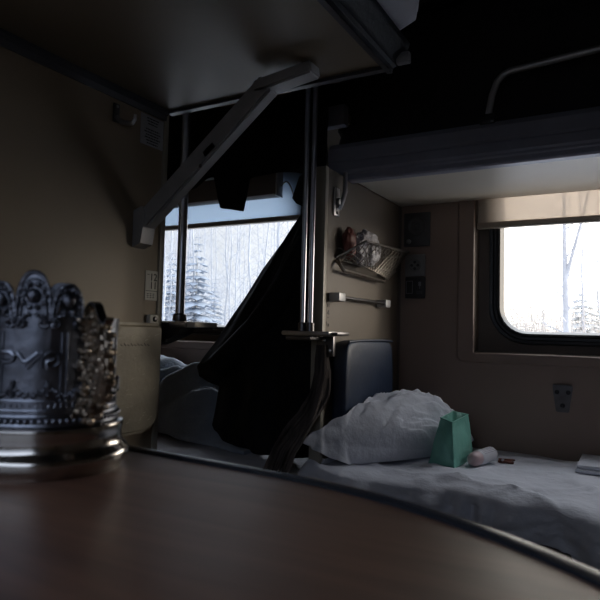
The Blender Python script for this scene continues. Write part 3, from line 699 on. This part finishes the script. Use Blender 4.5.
# ------------------------------------------------------------------ right side berth: base, mattress, pillow and things
t = thing('side_berth', 'lower side berth below the right window under the white bedding', 'berth', (.1, 1.8, 0))
bm = B(); box(bm, XM + .003, .98, 1.50, YF - .004, .30, .372, .01); obj('seat_board', bm, berth_base, t)
for x0 in (-.70, .15):
    bm = B(); box(bm, x0, x0 + .7, 1.58, YF - .02, .0, .299, .006); obj('locker', bm, berth_base, t)
def top_z(x, y):
    z = .463 + .006 * fbm((x * 4, y * 5, 1)) + .006 * math.sin(9 * x + 14 * y) * .5
    z += .035 * max(0, 1 - (x + .86) / .22) ** 1.5
    d = y - near(x); z += -.012 * max(0, 1 - d / .06) ** 2
    z += .010 * (1 - min(1, abs(noise.noise(Vector((x * 3.2 + y * 3, y * 4 - x * 2.4, 6)))) * 4)) ** 2
    for cx, cy, ax, ay, h, sx, sy in ((.0, 1.75, .9, .44, .010, .02, .2), (-.2, 1.68, .75, .66, .012, .018, .16), (.12, 1.6, .6, .8, .012, .02, .14), (-.42, 1.66, .85, .5, .008, .02, .15)):
        u = (x - cx) * ax + (y - cy) * ay; v = -(x - cx) * ay + (y - cy) * ax; z += h * math.exp(-(v / sx) ** 2 - (u / sy) ** 2)
    return z
NK = ((-.9, 1.485), (-.75, 1.505), (-.62, 1.545), (-.46, 1.575), (-.23, 1.53), (-.075, 1.475), (.2, 1.46), (1.0, 1.46))
def near(x):
    for (xa, ya), (xb, yb) in zip(NK, NK[1:]):
        if xa <= x <= xb:
            q = (x - xa) / (xb - xa); q = q * q * (3 - 2 * q); return ya + (yb - ya) * q + .004 * math.sin(x * 29)
    return 1.46
XA, XB = -.862, .96
mt = thing('mattress', 'white sheeted mattress on the right side berth', 'mattress', (.05, 1.8, .373))
bm = softbox(XM + .01, XB, 1.61, YF - .012, .373, .452, .004, 1); obj('mattress_core', bm, mattress_mat, mt)
bm = B()
def sheet(u, v):
    y1 = YF - .008
    x = XA + u * (XB - XA); yn = near(x)
    if u < .006: pass
    if v < .25:                                           # the overhang at the aisle side, ruffled
        q = 1 - v / .25; r = q ** .7
        drop = (.085 + .02 * fbm((x * 6, 3, 1)) + .006 * math.sin(x * 41)) * (.6 + .4 * min(1, (x - XA) / .5))
        ruf = (.016 * math.sin(x * 63 + 3 * math.sin(x * 17)) + .018 * fbm((x * 14, q * 2, 4))) * min(1, q * 3) * min(1, max(0, (x + .75) / .2))
        y = yn - .012 * math.sin(min(1, q * 2.5) * PI / 2) + ruf; z = top_z(x, yn) - drop * q - .004 * q
    else:
        q = (v - .25) / .75; y = yn + q * (y1 - yn); e = max(0, 1 - (y - yn) / .16); rz = .018 * abs(noise.noise(Vector((x * 11, y * 5, 3)))) * e * min(1, max(0, (x + .75) / .2)); z = top_z(x, y) + rz * min(1, q * 25)
    k = max(0, 1 - u / .03)                               # head end rolls over the mattress end
    if k: z -= .075 * k ** 2.2; 
    if x < XM + .012: y = min(y, 1.512 + (y - 1.475) * .06)
    return Vector((x, y, z))
slab(bm, sheet, 240, 70, lambda u, v: Vector((0, .0015 if v < .25 else 0, -.003)))
obj('sheet', bm, sheet_mat, mt)
# pillow
rgs = lambda x, y, k: math.exp(-(noise.noise(Vector((x, y, k))) * 5.5) ** 2)
PF = [Vector((-.815, 1.455, .552)), Vector((-.565, 1.835, .499)), Vector((-.485, 2.06, .507)), Vector((-.728, 2.02, .57))]
bm = B()
def pil(u, v, top):
    a, c = 2 * u - 1, 2 * v - 1
    uu = .5 + a * .5 * (1 - .10 * (1 - a * a) * 0 - .09 * (1 - c * c) * -0 - .07 * abs(c) ** 2 * (1 - abs(a) ** 3)); vv = .5 + c * .5 * (1 - .12 * abs(a) ** 2 * (1 - abs(c) ** 3) * 0 - .07 * abs(a) ** 2 * (1 - abs(c) ** 3))
    p = (PF[0].lerp(PF[1], uu)).lerp(PF[3].lerp(PF[2], uu), vv)
    th = max(0, (1 - abs(a) ** 2.3)) ** .42 * max(0, (1 - abs(c) ** 2.3)) ** .45
    if not top:
        base = .4735 if p.x > -.80 else .50
        p.z = p.z + (base - p.z) * min(1, th * 1.6); return p
    h = th * (.118 + .035 * vv - .015 * uu)
    rg = lambda x, y, k: 1 - min(1, abs(noise.noise(Vector((x, y, k)))) * 3.2)
    e = min(1, th * 1.8)
    wr = .010 * fbm((a * 1.6 + 3, c * 1.6, 1.5), 2) + .012 * rgs(a * 1.6 + c * 1.1, c * 2.2 - a, 2.7) - .009 * rgs(a * 2.3 - c * 1.3, c * 2.0 + a * 1.6, 9.1) + .005 * rgs(a * 4 + 2, c * 3.5 - a * 3, 5.5)
    p.z += h + wr * e; front = max(0, -c) ** 2 * th
    p.x += .022 * front; p.y -= .024 * front
    return p
T_ = grid(bm, lambda u, v: pil(.5 - .5 * math.cos(PI * u), .5 - .5 * math.cos(PI * v), True), 90, 80); grid(bm, lambda u, v: pil(.5 - .5 * math.cos(PI * u), .5 - .5 * math.cos(PI * v), False), 90, 80)
for v in bm.verts:
    v.co.y = min(v.co.y, YF - .012)
    q = max(0, min(1, (v.co.y - 1.42) / .09)); q2 = max(0, min(1, (v.co.y - 1.51) / .07)); lim = -.93 + .155 * q * q * (3 - 2 * q) + .042 * q2 * q2 * (3 - 2 * q2)
    if v.co.x < lim: v.co.x = lim + (v.co.x - lim) * .02
tag(obj('pillow', bm, pillow_mat, angle=80), 'plump creased white pillow at the head of the right side berth', 'pillow')
# green pouch
g0, g1, g2 = at(428, 463, Z=.474), at(454, 468, Z=.474), at(474, 456, Z=.474)
g3 = g0 + (g2 - g1)
t = thing('pouch', 'sea green soft pouch standing against the pillow', 'pouch', ((g0.x + g2.x) / 2, (g0.y + g2.y) / 2, .474))
top = [at(441, 418, Y=g0.y + .03), at(452, 423, Y=g1.y + .045), at(468, 414.5, Y=g2.y - .005)]
top.append(top[0] + (top[2] - top[1]) * .75 + Vector((0, -.012, .004)))
bot = [Vector((q.x, q.y, top_z(q.x, q.y) - .003)) for q in (g0, g1, g2, g3)]
def ring(f):
    out = []
    for i in range(4):
        for k in range(8):
            s = k / 8; A = bot[i].lerp(bot[(i + 1) % 4], s); T = top[i].lerp(top[(i + 1) % 4], s)
            p = A.lerp(T, f); cen = (bot[0] + bot[2]) / 2 * (1 - f) + (top[0] + top[2]) / 2 * f
            bul = .016 * math.sin(PI * s) * math.sin(PI * min(1, f * 1.15)) * (1 if i in (0, 1) else .6)
            if i in (0, 2): bul -= .006 * f * math.sin(PI * s)        # gusset folds inwards
            d = (p - cen); d.z = 0
            if d.length > 1e-5: p = p + d.normalized() * (bul + .008 * fbm((p.x * 16, p.y * 16, p.z * 11)) * min(1, f * 4))
            out.append(p)
    return out
bm = B(); N = 22; rs = [[bm.verts.new(p) for p in ring(j / N)] for j in range(N + 1)]
for a, c in zip(rs, rs[1:]):
    for k in range(32): bm.faces.new((a[k], a[(k + 1) % 32], c[(k + 1) % 32], c[k]))
bm.faces.new(rs[0][::-1])
ins = [[bm.verts.new(p * .9 + ((top[0] + top[2]) / 2) * .1 - Vector((0, 0, d))) for p in ring(1.0)] for d in (.0, .03)]
for a, c in ((rs[-1], ins[0]), (ins[0], ins[1])):
    for k in range(32): bm.faces.new((a[k], a[(k + 1) % 32], c[(k + 1) % 32], c[k]))
bm.faces.new(ins[1]); obj('pouch_body', bm, green_mat, t, angle=60)
bm = B(); tube(bm, ring(1.0), .0022, 8, True); obj('mouth_piping', bm, green_mat, t)
bm = B(); tube(bm, [bot[1].lerp(top[1], k / 10) + Vector((0, -.001, 0)) + (ring(k / 10)[8] - bot[1].lerp(top[1], k / 10)) for k in range(11)], .0018, 6); obj('corner_seam', bm, green_mat, t)
# bottle lying on the sheet
zb = top_z(-.42, 1.87) + .0235; p0, p1 = at(473, 459.5, Z=zb), at(495, 452.5, Z=zb); ax = (p1 - p0); ax.z = 0; L = ax.length; ax.normalize(); L = max(.085, min(L, .13))
t = thing('deodorant_bottle', 'pale roll-on bottle lying beside the green pouch', 'bottle', (p0 + ax * L / 2).to_tuple()[:2] + (.474,))
bm = B(); lathe(bm, [(.012, .0285), (.0205, .0287), (.0222, .031), (.0228, .034), (.0228, .06), (.0225, L - .006), (.020, L - .001), (.012, L)], p0, 32, axis=ax.to_tuple()); bd = obj('bottle_body', bm, bottle_mat, t)
bm = B(); lathe(bm, [(.004, -.014), (.012, -.011), (.018, -.003), (.0205, .008), (.021, .0285)], p0, 32, axis=ax.to_tuple()); obj('cap', bm, bottle_cap_mat, t, label='pinkish rounded cap')
bm = B(); e1 = Vector((0, 0, 1)); e2 = ax.cross(e1); rr = random.Random(2)
for j in range(4):
    an = math.radians(10 + j * 14); u = .042
    while u < L - .012:
        l = rr.uniform(.003, .009); dr = e1 * math.cos(an) + (-e2 if e2.y > 0 else e2) * math.sin(an); obox(bm, p0 + ax * u + dr * .0228, p0 + ax * (u + l) + dr * .0228, ax.cross(dr), .0018, .0006); u += l + .003
obj('printed_lines', bm, label_mat, bd, smooth=False)
q = at(503, 458, Z=.476); zb = top_z(q.x, q.y)
t = thing('hair_clip', 'small brown clip lying behind the pale bottle', 'clip', (q.x, q.y, .474))
bm = B(); box(bm, q.x - .012, q.x + .035, q.y - .02, q.y - .006, zb, zb + .008, .003); obox(bm, (q.x - .012, q.y - .012, zb + .010), (q.x + .035, q.y + .01, zb + .008), (0, 1, 0), .010, .005, .002); obj('jaw', bm, trinket_brown, t)
bm = B(); lathe(bm, [(.004, -.008), (.004, .008)], (q.x + .002, q.y - .012, zb + .010), 10, axis=(0, 1, 0)); obj('spring', bm, steel, t)
f0 = at(575, 471, Z=.472)
t = thing('folded_towel', 'folded white towel on the mattress at the right edge', 'towel', (f0.x + .16, f0.y + .08, .47))
bm = box(B(), f0.x, f0.x + .34, f0.y - .005, YF - .02, .468, .479, .005, 4); obj('lower_fold', bm, sheet_mat, t)
bm = box(B(), f0.x + .004, f0.x + .34, f0.y + .002, YF - .022, .4793, .491, .005, 4); obj('upper_fold', bm, sheet_mat, t)

# ------------------------------------------------------------------ left side berth: sheet, blanket, coat, scarf
t = thing('side_berth', 'lower side berth below the left window under a grey blanket', 'berth', (-1.8, 1.8, 0))
bm = B(); box(bm, XEL + .003, XM - .03, 1.50, YF - .004, .30, .372, .01); obj('seat_board', bm, berth_base, t)
bm = B(); box(bm, -2.5, -1.0, 1.58, YF - .02, .0, .299, .006); obj('locker', bm, berth_base, t)
bm = softbox(-2.7, XM - .05, 1.44, YF - .012, .373, .465, .012, 21)
tag(obj('mattress', bm, sheet_mat), 'sheeted mattress under the grey blanket and black coat', 'mattress')
bm = B()
def blank(u, v):
    x = -2.2 + u * 1.13; y = 1.60 + .03 * math.sin(x * 7) + v * (YF - .06 - 1.60)
    hgt = .26 * math.exp(-((x + 1.95) / .42) ** 2) * (.04 + .96 * min(1, v * 1.25)) + .11 * math.exp(-((x + 1.42) / .26) ** 2 - ((y - 1.75) / .22) ** 2)
    rid = 0
    for k, (c0, sl, w, h) in enumerate(((1.74, .42, .045, .095), (1.84, .34, .04, .075), (1.97, .46, .05, .07), (1.66, .34, .035, .055))):
        rid = max(rid, h * math.exp(-((y - c0 - sl * (x + 1.5) + .03 * math.sin(x * 6 + k)) / w) ** 2))
    e = min(1, u * 8, (1 - u) * 5, v * 3.2 + .06); e = e * (2 - e)
    return Vector((x + .02 * fbm((x * 3, y * 3, 5)), y + .02 * fbm((x * 4, y * 4, 9)), .478 + e * (hgt + rid + .035 * (fbm((x * 5, y * 5, 2)) + .5))))
slab(bm, blank, 110, 70, lambda u, v: Vector((0, 0, -.012)))
tag(obj('blanket', bm, blanket_mat, angle=80), 'crumpled grey blue blanket heaped on the left side berth', 'blanket')
# long black coat: spread from the top of the middle partition down over the berth
LE = [(303, 182), (300, 220), (281, 244), (262, 270), (246, 296), (230, 319), (216, 341), (205, 355), (197, 366), (199, 376), (208, 382), (219, 386), (216, 405), (212, 425), (218, 440), (232, 449)]
coat_t = thing('black_coat', 'long black coat hanging beside the middle partition over the left berth', 'coat', (-1.15, 1.6, .48))
def lerp_list(L_, f):
    f = f * (len(L_) - 1); i = min(int(f), len(L_) - 2); q = f - i; return tuple(L_[i][k] * (1 - q) + L_[i + 1][k] * q for k in range(len(L_[0])))
LE2 = [lerp_list(LE, k / 60) for k in range(61)]
bm = B()
def coat(u, v):
    lx, ly = lerp_list(LE2, v); yl = 1.66 + .03 * math.sin(v * 5)
    pl = at(lx, ly, Y=yl)
    pr = Vector((-.828, 1.56, 1.335 + (.49 - 1.335) * v))
    p = pl.lerp(pr, u); s = math.sin(PI * u)
    p.y += -.035 * s * (.4 + v) + .018 * math.sin(u * 17 + v * 3) * (.2 + .8 * v) * s + .015 * fbm((u * 4, v * 5, 3)) * s
    p.z = max(p.z, .482); return p
slab(bm, coat, 60, 90, lambda u, v: Vector((0, .05, 0)))
obj('coat_body', bm, coat_mat, coat_t, angle=80)
bm = B(); tube(bm, [Vector((-.90, 1.60, 1.27)), Vector((-.87, 1.57, 1.31)), Vector((-.84, 1.56, 1.335)), Vector((-.83, 1.58, 1.35))], .022, 10, radii=[.045, .04, .03, .012]); obj('collar', bm, coat_mat, coat_t)
bm = B()
sl = [at(308, 240, Y=1.60), at(289, 286, Y=1.60), at(259, 330, Y=1.605), at(219, 366, Y=1.61)]
tube(bm, sl, .05, 14, radii=[.035, .05, .052, .042]); obj('sleeve', bm, coat_mat, coat_t)
# scarf
bm = B(); rr = random.Random(6)
pts = [at(323, 345, Y=1.50), at(323, 372, Y=1.50), at(319, 395, Y=1.50), at(311, 412, Y=1.49), at(298, 430, Y=1.47), at(285, 450, Y=1.45), at(274, 480, Y=1.43)]
for k in range(34):
    o = rr.uniform(-1, 1); ph = rr.uniform(0, 6)
    ln = []
    for i in range(25):
        f = i / 24; p = Vector(lerp_list([tuple(q) for q in pts], f)); wd = .012 + .036 * f
        ln.append(p + Vector((o * wd + .003 * math.sin(f * 14 + ph), .010 * math.cos(o * 2 + f * 5 + ph), 0)))
    tube(bm, ln, .004, 5, radii=[.0025 + .003 * math.sin(PI * min(1, i / 24 * .9 + .08)) for i in range(25)])
tag(obj('fringed_scarf', bm, scarf_mat), 'grey brown shaggy scarf trailing down from the black coat to the berth', 'scarf')

# ------------------------------------------------------------------ outside: snow, forest
bm = B(); box(bm, -160, 120, YF + 2.0, 160, -2.0, -1.6); struct('ground', bm, snow_mat); struct('ground', box(B(), -160, 120, -100, YB - 2, -2.0, -1.6), mat('dark_gravel', (.09, .09, .09), .9, var=.3, vscale=2))
def bare(seed, H, spread, nb, r0, fork=False):
    rr = random.Random(seed); tb, bb = B(), B()
    lean = Vector((rr.uniform(-.02, .02), rr.uniform(-.02, .02), 1))
    tr = [Vector((0, 0, 0)) + lean * H * k / 10 + Vector((rr.gauss(0, .012), rr.gauss(0, .012), 0)) * H * .3 for k in range(11)]
    tube(tb, tr, r0, 7, radii=[r0 * (1 - .9 * k / 10) * (.72 if fork and k > 3 else 1) for k in range(11)])
    if fork:
        tube(tb, [tr[3], tr[3] + Vector((.10, 0, .45)), tr[3] + Vector((.36, .05, 1.5)), tr[3] + Vector((.72, .1, 3.2)), tr[3] + Vector((.9, .1, 5.2))], r0 * .5, 6, radii=[r0 * .55, r0 * .5, r0 * .4, r0 * .3, r0 * .1])
    for k in range(nb):
        f = .12 + .86 * (k / nb) ** .9; i = min(int(f * 10), 9); p = tr[i].lerp(tr[i + 1], f * 10 - i); az = rr.uniform(0, 2 * PI); L = spread * H * (1.08 - f) * rr.uniform(.6, 1.1) + .15
        up = rr.uniform(.25, .9); d = Vector((math.cos(az), math.sin(az), up)).normalized()
        e1 = p + d * L * .5 + Vector((0, 0, .02 * L)); e2 = p + d * L + Vector((0, 0, .1 * L)); rb = r0 * .28 * (1.1 - f)
        tube(bb, [p, e1, e2], rb, 4, radii=[rb, rb * .7, rb * .25])
        for q in range(5):
            s = e1.lerp(e2, rr.uniform(-.6, .9)); dd = (d + Vector((rr.gauss(0, .7), rr.gauss(0, .7), rr.gauss(.2, .5)))).normalized(); tube(bb, [s, s + dd * L * rr.uniform(.18, .4)], rb * .4, 3, radii=[rb * .45, rb * .15])
    return tb, bb
def tree(name, label, cat, loc, tb, bb, mt_, mb_, group):
    t = thing(name, label, cat, (0, 0, 0), group); obj('trunk', tb, mt_, t, angle=80); obj('branches', bb, mb_, t, angle=80); t.location = loc; WL[t] = Vector(loc); return t
def spruce(seed, H, R):
    rr = random.Random(seed); tb, bb = B(), B(); tube(tb, [(0, 0, 0), (0, 0, H)], .08, 6, radii=[.09, .01]); n = 22
    for k in range(n):
        f = k / n; z = H * (.04 + .94 * f); r = R * (1 - f) ** .85 + .05; m = max(5, int(13 * (1 - f) + 5))
        for j in range(m):
            az = 2 * PI * (j + rr.random()) / m; d = Vector((math.cos(az), math.sin(az), 0)); L = r * rr.uniform(.7, 1.1); s = Vector((-d.y, d.x, 0)) * L * .26
            p = Vector((0, 0, z)); e = p + d * L - Vector((0, 0, .32 * L)); mid = p.lerp(e, .6)
            vs = [bb.verts.new(q) for q in (p, mid + s, e, mid - s, mid + Vector((0, 0, .10 * L)), mid - Vector((0, 0, .07 * L)))]
            for a, c, dd in ((0, 1, 4), (1, 2, 4), (2, 3, 4), (3, 0, 4), (0, 5, 1), (1, 5, 2), (2, 5, 3), (3, 5, 0)): bb.faces.new((vs[a], vs[c], vs[dd]))
    return tb, bb
ZG = -1.6
def along(px, dist):                                    # direction of a picture column, at a distance
    v = CD * F + CR * (px - 300); v.z = 0; v.normalize(); p = v * dist; return Vector((p.x, p.y, ZG))
tr_rnd = random.Random(21)
protos = []
for k in range(5):
    tb, bb = bare(100 + k, 1.0 * (13 + 2 * k), .20, 46, .075)
    protos.append((tb, bb))
first = []
spots = []
for i in range(46):
    spots.append((150 + 158 * ((i * .618) % 1), 26 + 30 * tr_rnd.random(), tr_rnd.uniform(.78, 1.0)))
for i, (px, d, s) in enumerate(spots):
    k = i % 5; loc = along(px, d); rz = tr_rnd.uniform(0, 6)
    lab = 'bare frosted, haze-paled forest tree beyond the left window'
    if i < 5: o = tree('bare_tree', lab, 'tree', loc, *protos[k], hazy_frost_bark_blue, hazy_frost_bark_blue, 'bare trees beyond the left window'); o.rotation_euler.z = rz; o.scale = (s, s, s); first.append(o)
    else: copy_tree(first[k], loc, (s, s, s), rz)
tb, bb = spruce(1, 7.5, 2.0)
sp = tree('spruce', 'snowy blue grey spruce low in the left window', 'tree', along(196, 30), tb, bb, hazy_frost_spruce, mat('snowy_blue_spruce', (.34, .39, .46), .95, var=.2, vscale=1), 'snowy spruces beyond the left window')
for px, d, s in ((172, 34, .95), (214, 38, .8), (186, 42, 1.05)): copy_tree(sp, along(px, d), (s, s, s), px)
tb, bb = bare(55, 13, .05, 44, .11, True)
t = tree('birch', 'tall forked pale birch standing beyond the right window', 'tree', along(569, 17), tb, bb, hazy_frost_bark, hazy_frost_bark, None)
tb, bb = bare(57, 10.5, .035, 40, .07)
t = tree('bare_tree', 'thin bare tree right of the birch beyond the right window', 'tree', along(585, 26), tb, bb, hazy_frost_bark, hazy_frost_bark, None)
tb, bb = bare(58, 11, .05, 40, .06)
t = tree('bare_tree', 'faint slim bare tree at the right edge of the right window', 'tree', along(597.5, 30), tb, bb, hazy_frost_bark, hazy_frost_bark, None)
tb, bb = spruce(4, 5.0, 1.25)
sp = None
for px, d, s in ((582, 27, 1.12), (505, 40, .98), (522, 44, .95), (532, 38, .80), (543, 42, .95), (597, 30, .92), (513, 50, 1.02), (497, 46, .9), (576, 40, 1.0), (556, 46, .85), (612, 36, 1.0), (630, 33, .9)):
    if sp is None: sp = tree('spruce', 'frosted, haze-paled young spruce in the low tree line of the right window', 'tree', along(px, d), tb, bb, hazy_frost_spruce, hazy_frost_spruce, 'young spruces beyond the right window'); sp.scale = (s, s, s)
    else: copy_tree(sp, along(px, d), (s, s, s), px)
def bush(seed):
    rr = random.Random(seed); bm = B()
    for k in range(34):
        az = rr.uniform(0, 2 * PI); d = Vector((math.cos(az) * rr.uniform(.05, .4), math.sin(az) * rr.uniform(.05, .4), 1)).normalized(); L = rr.uniform(2.6, 4.4); p = Vector((rr.gauss(0, .35), rr.gauss(0, .35), 0))
        tube(bm, [p, p + d * L * .5, p + d * L], .02, 4, radii=[.028, .02, .006])
        for q in range(7):
            s = p + d * L * rr.uniform(.3, .95); tube(bm, [s, s + (d + Vector((rr.gauss(0, .5), rr.gauss(0, .5), 0))).normalized() * L * .22], .008, 3, radii=[.011, .004])
    return bm
bs = None
for px, d, s in ((553, 24, 1.0), (543, 29, .98), (562, 30, .9), (533, 33, 1.05), (594, 25, .9), (512, 36, 1.05), (604, 28, 1.0), (574, 33, 1.0)):
    if bs is None:
        bs = obj('bush', bush(3), hazy_bush); tag(bs, 'pale brown bare bush in the low tree line of the right window', 'bush', 'bare bushes beyond the right window'); bs.location = along(px, d); bs.scale = (s, s, s)
    else: copy_tree(bs, along(px, d), (s, s, s), px)

# ------------------------------------------------------------------ light: winter sky, brighter and warmer to the right
ZENITH, ZENITH_BACK = (3.0, 3.1, 3.3), (1.1, 1.25, 1.55)
w = bpy.data.worlds.new('winter_sky'); scene.world = w; w.use_nodes = True; nt = w.node_tree; nt.nodes.clear()
out = nt.nodes.new('ShaderNodeOutputWorld'); bg = nt.nodes.new('ShaderNodeBackground'); tc = nt.nodes.new('ShaderNodeTexCoord')
dt = nt.nodes.new('ShaderNodeVectorMath'); dt.operation = 'DOT_PRODUCT'; dt.inputs[1].default_value = Vector((.55, .80, .0)).normalized()
rp = nt.nodes.new('ShaderNodeValToRGB'); cr = rp.color_ramp
cr.elements[0].position = 0.0; cr.elements[0].color = (.44, .51, .66, 1)
cr.elements[1].position = 1.0; cr.elements[1].color = (4.0, 3.5, 3.0, 1)
for pos, c in ((.40, (.42, .48, .60)), (.52, (.50, .55, .64)), (.61, (.58, .61, .67)), (.715, (.90, .91, .93)), (.80, (1.6, 1.55, 1.48)), (.85, (4.6, 4.3, 3.9)), (.92, (6.0, 5.5, 4.9))):
    e = cr.elements.new(pos); e.color = (*c, 1)
mr = nt.nodes.new('ShaderNodeMapRange'); mr.inputs['From Min'].default_value = -1; mr.inputs['From Max'].default_value = 1
nt.links.new(tc.outputs['Generated'], dt.inputs[0]); nt.links.new(dt.outputs['Value'], mr.inputs[0]); nt.links.new(mr.outputs[0], rp.inputs[0]); sx = nt.nodes.new('ShaderNodeSeparateXYZ'); nt.links.new(tc.outputs['Generated'], sx.inputs[0])   # an overcast sky is several times brighter overhead
el = nt.nodes.new('ShaderNodeMapRange'); el.interpolation_type = 'SMOOTHSTEP'
for k, v in (('From Min', .17), ('From Max', .45), ('To Min', 0.0), ('To Max', 1.0)): el.inputs[k].default_value = v
nt.links.new(sx.outputs['Z'], el.inputs['Value']); mz = nt.nodes.new('ShaderNodeMix'); mz.data_type = 'RGBA'; nt.links.new(el.outputs[0], mz.inputs[0])
nt.links.new(rp.outputs[0], mz.inputs[6]); zr = nt.nodes.new('ShaderNodeValToRGB'); zr.color_ramp.elements[0].position = .40; zr.color_ramp.elements[1].position = .66
zr.color_ramp.elements[0].color = (*ZENITH_BACK, 1); zr.color_ramp.elements[1].color = (*ZENITH, 1)
nt.links.new(mr.outputs[0], zr.inputs[0]); nt.links.new(zr.outputs[0], mz.inputs[7]); nt.links.new(mz.outputs[2], bg.inputs[0])
nt.links.new(bg.outputs[0], out.inputs[0])
sl_ = bpy.data.lights.new('hazy_sun', 'SUN'); sl_.energy = .6; sl_.angle = math.radians(11); sl_.color = (1.0, .88, .73)   # low veiled winter sun beyond the right window
so = bpy.data.objects.new('hazy_sun', sl_); COL.objects.link(so)
az, elv = math.radians(56), math.radians(7.5)
so.rotation_euler = (-Vector((math.sin(az) * math.cos(elv), math.cos(az) * math.cos(elv), math.sin(elv)))).to_track_quat('-Z', 'Y').to_euler()
def portal(x0, x1, y, rx):
    l = bpy.data.lights.new('window_portal', 'AREA'); l.shape = 'RECTANGLE'; l.size = x1 - x0; l.size_y = W1 - W0; l.cycles.is_portal = True
    o = bpy.data.objects.new('window_portal', l); COL.objects.link(o); o.location = ((x0 + x1) / 2, y, (W0 + W1) / 2); o.rotation_euler = (rx, 0, 0)
for a, c in WINS: portal(a, c, YF + .125, -PI / 2)
portal(*OWN, YB - .125, PI / 2)

vs = scene.view_settings; vs.view_transform = 'Standard'; vs.look = 'None'; vs.gamma = 1; vs.exposure = .36; vs.use_curve_mapping = False
scene.cycles.max_bounces = 8; scene.cycles.diffuse_bounces = 5; scene.cycles.transparent_max_bounces = 12
scene.cycles.use_denoising = True; scene.cycles.caustics_reflective = False; scene.cycles.sample_clamp_indirect = 3
